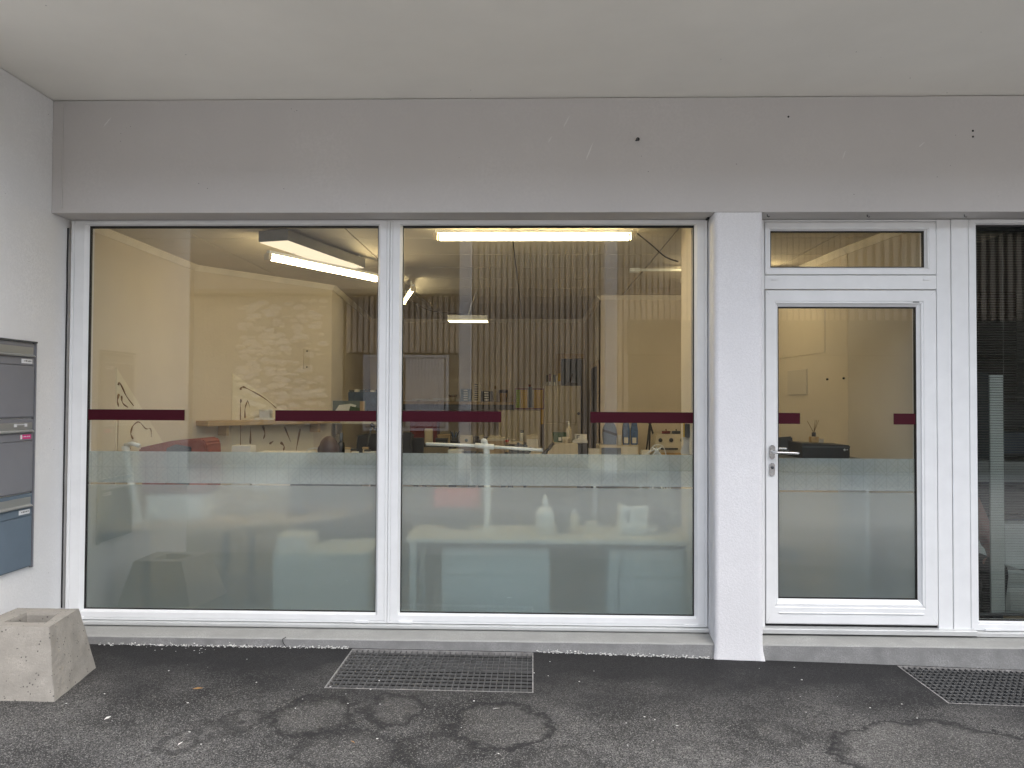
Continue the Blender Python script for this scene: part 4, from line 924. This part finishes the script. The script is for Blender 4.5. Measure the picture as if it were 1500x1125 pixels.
tbox('tape_roll_box', 'small blue box in front of the black monitor', 'box', -1.05, -.93, 2.7, 2.8, .8995, 1.08, 'blue_grey', .003, lid='paper')
extra = (('white mug', 'mug', -1.36, 2.75, .9, .045, .09, 'white_plastic'), ('brown glue jar', 'jar', -.98, 2.72, .9, .03, .17, 'amber'), ('white glue jar', 'jar', -.92, 2.74, .9, .028, .20, 'white_plastic'), ('blue tape roll', 'tape roll', -.87, 2.70, .9, .035, .16, 'blue_pack'),
         ('red spool', 'spool', -.30, 4.2, 1.1005, .03, .07, 'red_plastic'), ('grey spool', 'spool', -.22, 4.2, 1.1005, .028, .06, 'grey_tower'), ('yellow spool', 'spool', -1.52, 4.2, 1.1005, .03, .10, 'yellow'), ('tall green bottle', 'bottle', -1.60, 4.25, 1.1005, .028, .19, 'green_tub'), ('white bottle', 'bottle', -.12, 4.25, 1.1005, .025, .17, 'white_plastic'))
for lb, ct, x, y, z, rr, h_, m_ in extra:
    t = thing(ct.replace(' ', '_'), lb+(' on the middle desk' if y < 3 else ' on the rear counter'), ct, (x, y, z)); lathe('body', [(0, 0), (rr, 0), (rr*1.03, h_*.7), (rr*.9, h_*.8), (0, h_*.8)], m_, t, (x, y, z+.0005), 14); lathe('lid', [(rr*.8, 0), (rr*.8, h_*.18), (0, h_*.2)], 'paper' if m_ != 'white_plastic' else 'blue_grey', t, (x, y, z+h_*.8+.001), 14)
for i, (x0, x1, h_, m_, lb) in enumerate(((-.48, -.30, .17, 'cardboard', 'brown carton with open flap'), (-.25, -.10, .13, 'dark_grey', 'low dark equipment box'), (-.06, .06, .20, 'paper', 'upright white carton'))):
    tbox('carton', lb+' on the bench extension left of the printer', 'carton', x0, x1, 3.45, 3.7, 1.041, 1.041+h_, m_, .004, lid='cream_plastic')
table('bench_extension', 'plain dark bench extension left of the tall work bench', -.60, -.26, 3.3, 3.8, 1.04, 'dark_grey', 'dark_grey')
for i, (x0, x1, h_, lb) in enumerate(((-1.12, -.98, .075, 'low black instrument'), (-.95, -.86, .05, 'flat black tray'), (-.66, -.50, .06, 'dark grey drive box'), (-.46, -.33, .085, 'black speaker box'), (-1.50, -1.38, .12, 'dark upright case'))):
    tbox('device', lb+' on the front edge of the rear counter', 'device', x0, x1, 4.105, 4.145, 1.1005, 1.1005+h_, 'black_plastic', .003, lid='dark_grey')
# right bench
t = thing('work_bench', 'tall cream work bench along the right side of the room', 'bench', (.8, 3.3, 0)); box('worktop', -.25, 2.2, 2.85, 3.80, 1.00, 1.04, 'cream_plastic', t, .003)
for x in (-.24, .5, 1.3, 2.15): box('panel', x, x+.03, 2.88, 3.78, 0, .999, 'dark_grey', t)
t = thing('printer', 'cream desktop printer with sloping front on the bench', 'printer', (.33, 3.1, 1.04)); prism('body', [(.13, 1.041), (.46, 1.041), (.46, 1.188), (.235, 1.188), (.16, 1.10)], 2.98, 3.35, 'cream_plastic', t, bev=.005); box('side_panel', .4625, .565, 2.99, 3.35, 1.041, 1.186, 'black_plastic', t, .004); prism('keypad', [(.12, 1.06), (.155, 1.105), (.222, 1.185), (.215, 1.19), (.10, 1.07)], 2.97, 3.2, 'dark_grey', t)
t = thing('green_tub', 'dark green tub on top of the printer', 'tub', (.30, 3.2, 1.188)); prism('body', [(.225, 1.1885), (.365, 1.1885), (.378, 1.29), (.212, 1.29)], 3.14, 3.26, 'green_tub', t, bev=.004); box('label', .27, .30, 3.135, 3.1395, 1.205, 1.24, 'paper', t)
bottle('pump_bottle', 'white pump dispenser behind the cup on the printer', 'bottle', .376, 3.1, 1.1885, .215, .026, 'cream_plastic', 'white_plastic', True)
t = thing('cup', 'cream cup with handle on the printer', 'cup', (.335, 3.02, 1.188)); lathe('bowl', [(0, 0), (.026, 0), (.034, .062), (.031, .062), (.024, .006), (0, .006)], 'cream_plastic', t, (.335, 3.02, 1.1885), 16); tube('handle', [(.366, 3.02, 1.242), (.388, 3.02, 1.235), (.385, 3.02, 1.205), (.362, 3.02, 1.202)], .004, 'cream_plastic', t, 6, smooth_n=3)
t = tbox('white_box', 'flat white box lying right of the cup on the printer', 'box', .415, .565, 3.05, 3.25, 1.1885, 1.218, 'paper', .003)
t = tbox('letter_box_carton', 'small pale carton with dark lettering above the flat white box', 'carton', .44, .56, 3.1, 3.22, 1.2185, 1.272, 'paper', .003); box('mark', .455, .463, 3.098, 3.0995, 1.228, 1.264, 'ink', t); box('mark', .464, .486, 3.098, 3.0995, 1.256, 1.264, 'ink', t); box('mark', .464, .480, 3.098, 3.0995, 1.243, 1.249, 'ink', t)
t = thing('microwave', 'cream microwave oven with dark window on the bench', 'microwave', (.9, 3.4, 1.04)); box('body', .70, 1.118, 3.30, 3.65, 1.041, 1.153, 'cream_plastic', t, .005); box('window', .725, .93, 3.294, 3.2995, 1.055, 1.125, 'blue_grey', t, .002); box('panel', .935, 1.105, 3.294, 3.2995, 1.05, 1.14, 'paper', t)
tbox('note_block', 'white block of notes left of the microwave', 'paper', .56, .69, 3.1, 3.2, 1.041, 1.125, 'paper', .002)
t = thing('oval_board', 'tall grey blue rounded board with dark strap on the microwave', 'board', (.82, 3.45, 1.153))
P = [(.758, 1.1545), (.895, 1.1545)]+[(.825+.077*math.cos(a), 1.27+.135*math.sin(a)) for a in [k*math.pi/10 for k in range(11)]]
prism('body', P, 3.42, 3.47, 'blue_grey', t, bev=.004); prism('strap', [(.748, 1.318), (.90, 1.268), (.90, 1.243), (.748, 1.293)], 3.412, 3.4195, 'black_plastic', t)
t = thing('tin_can', 'silver can between the grey board and patterned packs', 'can', (.917, 3.32, 1.153)); lathe('can', [(0, 0), (.024, 0), (.024, .1), (0, .1)], 'alu_sill', t, (.917, 3.32, 1.1535), 16); lathe('lid', [(.026, 0), (.026, .006), (0, .006)], 'paper', t, (.917, 3.32, 1.254), 16)
for a, b_, lb in ((.962, 1.03, 'blue and white patterned pack beside the silver can'), (1.05, 1.117, 'blue and white patterned pack at the right end of the microwave')):
    t = thing('pack', lb, 'pack', ((a+b_)/2, 3.42, 1.153)); prism('body', [(a, 1.1535), (b_, 1.1535), (b_+.004, 1.30), (b_-.008, 1.39), (a+.006, 1.385), (a-.004, 1.30)], 3.39, 3.45, 'blue_pack', t, bev=.005); box('label', a+.01, b_-.015, 3.384, 3.3895, 1.17, 1.23, 'paper', t)
tbox('white_bag', 'cream paper bag between the patterned packs', 'bag', 1.024, 1.052, 3.42, 3.47, 1.1535, 1.37, 'cream_plastic', .005, lid='paper')
t = thing('tripod', 'black camera tripod standing on the bench', 'tripod', (1.26, 3.5, 1.04)); hp_ = Vector((1.262, 3.5, 1.375))
for q in ((1.205, 3.42, 1.041), (1.34, 3.45, 1.10), (1.27, 3.6, 1.041)): tube('leg', [hp_, q], .011, 'black_plastic', t, 8, radii=[.012, .007])
lathe('head', [(0, 0), (.018, 0), (.018, .04), (.01, .05), (0, .05)], 'black_plastic', t, hp_, 12)
t = thing('counter_oven', 'cream two knob counter oven with dark handle on the bench', 'oven', (1.46, 3.35, 1.04)); prism('body', [(1.272, 1.041), (1.70, 1.041), (1.70, 1.276), (1.30, 1.276), (1.282, 1.26)], 3.20, 3.5, 'cream_plastic', t, bev=.005)
for x in (1.325, 1.435, 1.55): lathe('knob', [(.022, 0), (.018, .018), (0, .018)], 'black_plastic', t, (x, 3.199, 1.215), 14, 'Y')
box('handle', 1.325, 1.50, 3.17, 3.185, 1.118, 1.135, 'black_plastic', t, .004); box('window', 1.31, 1.66, 3.192, 3.1985, 1.045, 1.085, 'amber', t)
for x, m_, lb in ((1.40, 'dark_red', 'red lidded pot on the counter oven'), (1.505, 'dark_grey', 'dark lidded pot on the counter oven')):
    t = thing('lidded_pot', lb, 'pot', (x, 3.3, 1.277)); lathe('body', [(0, 0), (.044, 0), (.046, .028), (0, .03)], m_, t, (x, 3.3, 1.277), 16); lathe('knob', [(0, 0), (.006, 0), (.007, .018), (0, .018)], m_, t, (x, 3.3, 1.3075), 8)
tbox('paper_sheet_stack', 'white sheet stack on the bench behind the wire stand', 'paper', 1.12, 1.20, 3.1, 3.2, 1.041, 1.115, 'paper', .002)
# things hung on the inner pier
t = thing('hanging_sheets', 'curled white sheets pinned on the pier by the right edge of the window', 'papers', (1.0, .15, 1.28)); 
for k in range(3):
    bm = bmesh.new(); A = []
    for i in range(7): zz = .105-.105*i/6; xx = .010*math.sin(i*.9+k); A.append([bm.verts.new((xx-.030+.012*k, -.004*k, zz)), bm.verts.new((xx+.026+.006*k, .012-.004*k, zz-.006))])
    for a, b in zip(A, A[1:]): bm.faces.new((a[0], a[1], b[1], b[0]))
    bmesh.ops.solidify(bm, geom=bm.faces, thickness=.0008); bm_obj('sheet', bm, 'paper', t, (.985, .14, 1.283))
t = thing('hanging_pouch', 'dark pouch with yellow strap on the pier by the window edge', 'pouch', (.99, .15, 1.385)); box('pouch', .972, .999, .11, .20, 1.388, 1.475, 'dark_grey', t, .004); box('strap', .966, .9715, .14, .155, 1.39, 1.487, 'yellow', t)

# ---- objects seen through the door --------------------------------
t = thing('reception_counter', 'dark counter just inside the glazed door', 'counter', (2.0, .8, 0)); box('worktop', 1.60, 2.30, .45, .98, 1.195, 1.225, 'dark_grey', t, .003)
for x in (1.62, 2.26): box('panel', x, x+.02, .48, .96, 0, 1.194, 'panel_pale', t)
t = thing('black_printer', 'black printer with a small lit button under the reed diffuser', 'printer', (2.04, .75, 1.226)); prism('body', [(1.873, 1.2265), (2.201, 1.2265), (2.201, 1.318), (1.873, 1.332)], .60, .90, 'black_plastic', t, bev=.004); box('panel', 1.875, 2.199, .592, .5995, 1.30, 1.312, 'dark_grey', t)
lathe('button', [(0, 0), (.007, 0), (.007, .003), (0, .003)], 'white_plastic', t, (2.16, .591, 1.287), 10, 'Y'); lathe('button', [(0, 0), (.007, 0), (.007, .003), (0, .003)], 'steel', t, (2.178, .591, 1.287), 10, 'Y')
t = thing('reed_diffuser', 'glass reed diffuser with black collar and thin sticks on the black printer', 'reed diffuser', (1.977, .66, 1.332)); box('bottle', 1.949, 2.005, .64, .69, 1.333, 1.375, 'amber', t, .006); lathe('collar', [(0, 0), (.014, 0), (.014, .028), (0, .028)], 'black_plastic', t, (1.977, .665, 1.3755), 12)
for dx, dz in ((-.045, .085), (.010, .09), (.022, .092), (.034, .09)): tube('reed', [(1.977, .665, 1.40), (1.977+dx, .665, 1.40+dz)], .0018, 'branch_brown', t, 5)
tbox('cream_block', 'small cream block right of the reed diffuser', 'block', 2.02, 2.06, .70, .75, 1.3285, 1.358, 'cream_plastic', .004, lid='cream_plastic')
t = thing('chair_back', 'dark chair back seen behind the door handle', 'chair', (1.75, .62, 0)); prism('backrest', [(1.72, 1.19), (1.955, 1.19), (1.965, 1.24), (1.95, 1.358), (1.72, 1.338)], 1.03, 1.07, 'dark_grey', t, bev=.008); tube('post', [(1.83, 1.08, .45), (1.83, 1.05, 1.205)], .016, 'black_plastic', t); box('seat', 1.64, 2.04, 1.06, 1.45, .43, .48, 'dark_grey', t, .02)
for a, b_ in ((1.67, 1.10), (1.99, 1.10), (1.67, 1.40), (1.99, 1.40)): tube('leg', [(a, b_, .43), (a, b_, .001)], .012, 'black_plastic', t)
# fittings on the slanting right wall of the workshop
t = thing('pinboard', 'blank cream pinboard high on the wall behind the door', 'board', (2.31, 1.95, 2.02)); bm = bmesh.new(); bbox(bm, -.006, 0, -.45, .60, 0, .55, .001); bm_obj('board', bm, 'cream_wall', t, (2.3465, 1.95, 2.02)); t.rotation_euler.z = R(3.8)
t = thing('wall_box', 'small tan box mounted on the wall behind the door', 'wall box', (2.32, 2.0, 1.68)); bm = bmesh.new(); bbox(bm, -.012, 0, -.16, .25, 0, .22, .003); bm_obj('box', bm, 'cream_wall_shade', t, (2.3425, 2.0, 1.68)); t.rotation_euler.z = R(3.8)
for y, z in ((1.45, 1.80), (1.17, 1.80)):
    o = lathe('wall_hook', [(0, 0), (.008, 0), (.008, .012), (0, .012)], 'seam', None, (2.385-(y-1.12)*.066, y, z), 8, 'X'); tag(o, 'tiny dark hook on the wall behind the door'+(', nearer the corner' if y < 1.3 else ', further from the corner'), 'hook')

# ---- dim right room ------------------------------------------------
t = thing('folding_screen', 'pale ribbed looking upright panel behind the right blind', 'panel', (2.98, .25, .25))
prism('leaf', [(2.942, .245), (2.945, .235), (3.045, .262), (3.042, .272)], .27, 1.80, 'panel_bluewhite', t, 'XY'); prism('leaf', [(2.86, .33), (2.866, .34), (2.9445, .247), (2.9395, .237)], 1.25, 1.82, 'dark_panel', t, 'XY'); box('foot', 2.93, 3.0, .20, .34, .001, .268, 'dark_grey', t)
t = thing('shelving', 'dark shelving of grey boxes deep in the dim right room', 'shelving', (4.3, 2.4, 0))
for k in range(7): box('shelf', 3.6, 5.1, 2.3, 2.7, .1+k*.26, .12+k*.26, 'dark_grey', t)
for k in range(6):
    for i in range(5): box('drawer', 3.65+i*.29, 3.90+i*.29, 2.28, 2.6, .121+k*.26, .31+k*.26, ('panel_pale', 'blue_grey', 'dark_grey')[(i*3+k) % 3], t, .005)
t = thing('armchair', 'pale rounded armchair low behind the right window', 'armchair', (3.7, .95, 0))
box('seat', 3.32, 4.1, .72, 1.3, .12, .33, 'panel_bluewhite', t, .04); box('backrest', 3.36, 4.06, 1.22, 1.36, .335, .70, 'panel_bluewhite', t, .05); prism('armrest', [(3.32, .335), (3.50, .335), (3.55, .36), (3.50, .43), (3.32, .44)], .74, 1.2, 'panel_bluewhite', t, bev=.02)
for a, b_ in ((3.36, .76), (4.02, .76), (3.36, 1.25), (4.02, 1.25)): box('leg', a, a+.04, b_, b_+.04, 0, .119, 'black_plastic', t)
t = table('low_bench', 'wooden low bench inside the right window', 2.95, 4.4, .45, .65, .16, 'oak', 'dark_grey')

# ------------------------------------------------------------------ people
def cap_chain(bm, pts, rad, seg=12, step=.02):
    """a tapered round-ended limb as one closed shell"""
    P = [Vector(p) for p in pts]; Q = []; Rr = []
    for i in range(len(P)-1):
        n = max(2, int((P[i+1]-P[i]).length/step))
        for k in range(n): Q.append(P[i].lerp(P[i+1], k/n)); Rr.append(rad[i]+(rad[i+1]-rad[i])*k/n)
    Q.append(P[-1]); Rr.append(rad[-1]); prev = None; rings = []
    for i, p in enumerate(Q):
        t = (Q[min(i+1, len(Q)-1)]-Q[max(i-1, 0)]).normalized(); n = t.orthogonal().normalized() if prev is None else (prev-t*prev.dot(t)).normalized()
        prev = n; b = t.cross(n); rings.append([bm.verts.new(p+(n*math.cos(2*math.pi*k/seg)+b*math.sin(2*math.pi*k/seg))*Rr[i]) for k in range(seg)])
    for a, b in zip(rings, rings[1:]):
        for k in range(seg): bm.faces.new((a[k], a[(k+1) % seg], b[(k+1) % seg], b[k]))
    for rg, d, r in ((rings[0], Q[0]-Q[1], Rr[0]), (rings[-1], Q[-1]-Q[-2], Rr[-1])):
        d.normalize(); c0 = sum((v.co for v in rg), Vector())/len(rg)
        r1 = [bm.verts.new(c0+(v.co-c0)*.7+d*r*.7) for v in rg]
        for k in range(seg): bm.faces.new((rg[k], rg[(k+1) % seg], r1[(k+1) % seg], r1[k]))
        tp = bm.verts.new(c0+d*r)
        for k in range(seg): bm.faces.new((r1[k], r1[(k+1) % seg], tp))
def ell(bm, c_, r, rot=None):
    mt = Matrix.Translation(c_) @ (rot or Matrix()) @ Matrix.Diagonal((*r, 1)); bmesh.ops.create_icosphere(bm, subdivisions=3, radius=1, matrix=mt)
def fuse(name, bm, m, t, loc, vox=.008):
    bmesh.ops.recalc_face_normals(bm, faces=bm.faces); o = bm_obj(name, bm, m, t, loc, True)
    r = o.modifiers.new('fuse', 'REMESH'); r.mode = 'VOXEL'; r.voxel_size = vox; r.use_smooth_shade = True
    s = o.modifiers.new('smooth', 'SMOOTH'); s.factor = .5; s.iterations = 4; return o
def person(label, loc, rz, skin, shirt, trousers, hair, tilt=0, seat=.47, lean=.12, arms=None):
    """seated figure; local frame: faces -Y, hips at (0,0,seat)"""
    t = thing('person', label, 'person', loc)
    H = Vector((0, 0, seat+.08)); Ch = Vector((0, -lean, seat+.42)); Nk = Vector((0, -lean-.02, seat+.58)); Hd = Nk+Vector((0, -.05-tilt*.06, .115-tilt*.02))
    hm = Matrix.Rotation(tilt, 4, 'X')
    bm = bmesh.new()
    cap_chain(bm, [H, H.lerp(Ch, .5), Ch, Nk+Vector((0, 0, -.05))], [.13, .115, .135, .08], 16); cap_chain(bm, [Nk+Vector((0, .01, -.08)), Hd+Vector((0, .02, -.05))], [.055, .052])
    ell(bm, Hd, (.074, .096, .105), hm)                                            # skull
    def hp2(x, y, z): return Hd+(hm @ Vector((x, y, z)))
    ell(bm, hp2(0, -.03, -.055), (.055, .065, .062), hm); ell(bm, hp2(0, -.062, -.098), (.026, .024, .02)); cap_chain(bm, [hp2(0, -.090, .008), hp2(0, -.112, -.03)], [.009, .014], 8, .01)
    ell(bm, hp2(0, -.092, -.060), (.024, .010, .007)); ell(bm, hp2(0, -.09, .018), (.05, .012, .010))
    for s in (-1, 1): ell(bm, hp2(s*.076, .008, -.012), (.010, .020, .032), hm @ Matrix.Rotation(s*.3, 4, 'Z')); ell(bm, hp2(s*.030, -.085, -.02), (.02, .01, .014))
    arms = arms or [((-.20, -.10, -.02), (-.24, -.30, -.26), (-.10, -.50, -.24)), ((.20, -.10, -.02), (.24, -.30, -.26), (.10, -.50, -.24))]
    for s, (sh_, el_, wr) in zip((-1, 1), arms):
        base_ = Vector((0, 0, seat+.50)); a, b, c2 = base_+Vector(sh_), base_+Vector(el_), base_+Vector(wr)
        cap_chain(bm, [Vector((0, -lean, seat+.50)), a, b, c2], [.07, .052, .040, .026])
        d = (c2-b).normalized(); sd_ = Vector((1, 0, 0)) if abs(d.x) < .8 else Vector((0, 1, 0)); sd_ = (sd_-d*sd_.dot(d)).normalized(); nn = d.cross(sd_)
        if nn.z > 0: nn = -nn
        ell(bm, c2+d*.045, (.038, .045, .020))
        for k, (ox, ln) in enumerate(((-.028, .062), (-.010, .075), (.009, .070), (.027, .055))):
            f0 = c2+d*.07+sd_*ox; cap_chain(bm, [f0, f0+d*ln*.5+nn*.006, f0+d*ln*.85+nn*.024], [.0095, .009, .0075], 8, .01)
        f0 = c2+d*.03-sd_*.030*s; cap_chain(bm, [f0, f0+d*.03-sd_*.024*s, f0+d*.058-sd_*.026*s+nn*.01], [.012, .010, .008], 8, .01)
    for s in (-1, 1):
        kn = Vector((s*.13, -.46, seat+.04)); an = Vector((s*.12, -.44, .08)); cap_chain(bm, [H+Vector((s*.08, 0, -.02)), kn, an], [.085, .060, .038], 14); cap_chain(bm, [an+Vector((0, .03, -.035)), an+Vector((0, -.15, -.045))], [.035, .028])
    body = fuse('body', bm, skin, t, loc, .0075)
    bm = bmesh.new(); cap_chain(bm, [H+Vector((0, 0, .0)), H.lerp(Ch, .5), Ch, Nk+Vector((0, 0, -.075))], [.148, .135, .152, .085], 18)
    for s, (sh_, el_, wr) in zip((-1, 1), arms):
        base_ = Vector((0, 0, seat+.50)); cap_chain(bm, [Vector((0, -lean, seat+.49)), base_+Vector(sh_), base_+Vector(el_), (base_+Vector(el_)).lerp(base_+Vector(wr), .25)], [.09, .068, .056, .052], 14)
    fuse('shirt', bm, shirt, body, loc, .010)
    bm = bmesh.new()
    for s in (-1, 1): cap_chain(bm, [H+Vector((s*.08, 0, -.02)), Vector((s*.13, -.46, seat+.04)), Vector((s*.12, -.44, .14))], [.105, .080, .062], 16)
    ell(bm, H+Vector((0, .02, -.01)), (.165, .13, .10)); fuse('trousers', bm, trousers, body, loc, .010)
    for s in (-1, 1):
        bm = bmesh.new(); cap_chain(bm, [Vector((s*.12, -.40, .045)), Vector((s*.12, -.60, .035))], [.048, .038]); fuse('shoe', bm, 'black_plastic', body, loc, .008)
        e = lathe('eye', [(0, -.008), (.007, -.004), (.008, 0), (.007, .004), (0, .008)], 'eye_white', body, Vector(loc)+hp2(s*.030, -.090, -.018), 8)
    if hair:
        bm = bmesh.new(); ell(bm, hp2(0, .022, .022), (.086, .100, .104), hm)
        for v in list(bm.verts):
            l = hm.inverted() @ (v.co-Hd)
            if l.y < -.055 and l.z < .055: v.co += hm @ Vector((0, .05, .02))
        fuse('hair', bm, hair, body, loc, .008)
    t.rotation_euler.z = rz; return t
person('bald man seated with bent head, seen above the frosted strip beside the mullion', (-1.70, 1.42, -.05), R(25), 'skin_brown', 'shirt_blue', 'trousers_black', None, tilt=.55, seat=.60, lean=.16)
person('person seated behind the right blind in rose top and black trousers with hand on knee', (3.00, 1.05, -.04), R(8), 'skin_pink', 'shirt_rose', 'trousers_black', 'hair_dark', tilt=.45, seat=.46, lean=.20,
       arms=[((-.20, -.12, -.02), (-.25, -.24, -.28), (-.15, -.40, -.38)), ((.20, -.12, -.02), (.25, -.24, -.28), (.15, -.40, -.38))])
def chair(x, y, rz, seat, label):
    t = thing('office_chair', label, 'chair', (x, y, 0)); box('seat', x-.23, x+.23, y-.23, y+.23, seat-.10, seat-.045, 'dark_grey', t, .02); box('backrest', x-.20, x+.20, y+.20, y+.25, seat, seat+.42, 'dark_grey', t, .02)
    tube('column', [(x, y, seat-.10), (x, y, .09)], .025, 'black_plastic', t)
    for k in range(5): tube('leg', [(x, y, .09), (x+.27*math.cos(k*1.2566), y+.27*math.sin(k*1.2566), .035)], .018, 'black_plastic', t)
    t.rotation_euler.z = rz
chair(-1.70, 1.44, R(25), .56, 'dark office chair under the seated bald man'); chair(3.00, 1.08, R(8), .42, 'dark office chair under the person at the right window')

# ================================================================== across the street (mirrored in the glass)
bb = thing('timber_barn', 'timber slatted barn across the street seen mirrored in the glass', 'barn', (4, -13, 0))
box('wall', -4.4, -1.50, -19, -13.06, 0, 2.68, 'limewash', bb); box('wall', 2.16, 16, -19, -13.06, 0, 2.68, 'limewash', bb); box('gate_wall', -1.49, 2.15, -19, -13.11, 0, 2.695, 'timber_back', bb); box('wall', -4.4, -1.50, -19, -13.10, 2.70, 4.05, 'timber_back', bb); box('wall', -1.48, 16, -19, -13.10, 2.70, 5.55, 'timber_back', bb)
first = None; n = 0; x = -4.36
def plank(w_, z0, z1, x):
    global n
    n += 1; return box('plank', x, x+w_, -13.09, -13.045+random.uniform(-.008, .008), z0, z1, 'slat_timber', bb)
while x < 11.5 and n < 290:
    if x < -1.5: plank(.095, 2.72, 4.05, x); x += .135
    elif x < 2.15: plank(.095, .3, 5.50, x); x += .135
    elif x < 7: plank(.095, 3.50, 5.50, x); x += .135
    else: plank(.10, 3.50, 5.50, x); x += .20
box('lower_wall', 2.2, 16, -13.05, -13.0, 2.684, 3.48, 'limewash', bb)
prism('roof', [(-12.6, 5.56), (-12.6, 5.70), (-16, 7.6), (-19.4, 5.70), (-19.4, 5.56)], -1.6, 16.2, 'roof_dark', bb, 'YZ')
prism('roof', [(-12.7, 4.06), (-12.7, 4.16), (-16, 7.4), (-19.4, 4.16), (-19.4, 4.06)], -10.9, -1.605, 'roof_brown', bb, 'YZ')
for x in (-1.32, 1.30):
    o = thing('porch_post', ('left' if x < 0 else 'right')+' pale square post standing in the street, mirrored in the glass', 'post', (x+.1, -9, .1)); o['group'] = 'pale posts across the street'
    box('shaft', x, x+.21, -9.1, -8.9, .05, 5.0, 'post_pale', o, .01); box('foot', x-.03, x+.24, -9.13, -8.87, 0, .16, 'post_pale', o, .01)
hh = thing('stone_house', 'old rubble stone house across the street mirrored in the left pane', 'house', (-7, -13, 0))
box('wall', -10.8, -4.45, -19, -13.04, 0, 4.04, 'rubble', hh)
for i in range(270):                                     # individual proud stones on the mirrored corner
    x = random.uniform(-6.9, -4.9); z = random.uniform(1.0, 3.95); s = random.uniform(.05, .15)
    bm = bmesh.new(); bmesh.ops.create_icosphere(bm, subdivisions=2, radius=1)
    for v in bm.verts: v.co = Vector((v.co.x*s, v.co.y*.09, v.co.z*s*.5))*(1+.55*noise.noise(v.co*1.6+Vector((i*3.7, 0, 0))))
    bm_obj('stone', bm, 'rubble_stone', hh, (x, -13.03, z))
f = box('window', -3.95, -1.95, -13.02, -12.98, .9, 2.66, 'post_pale', bb); box('window_glass', -3.88, -2.02, -12.975, -12.97, .97, 2.6, 'street_glass', f)
for x0, x1 in ((-3.9, -3.5), (-2.95, -2.05)):
    bm = bmesh.new(); A = []
    for i in range(40): t = i/39; A.append([bm.verts.new((x0+(x1-x0)*t, -12.95+.015*math.sin(i*1.9), z)) for z in (1.0, 2.58)])
    for a, b in zip(A, A[1:]): bm.faces.new((a[0], b[0], b[1], a[1]))
    bm_obj('curtain', bm, 'net_curtain', f)
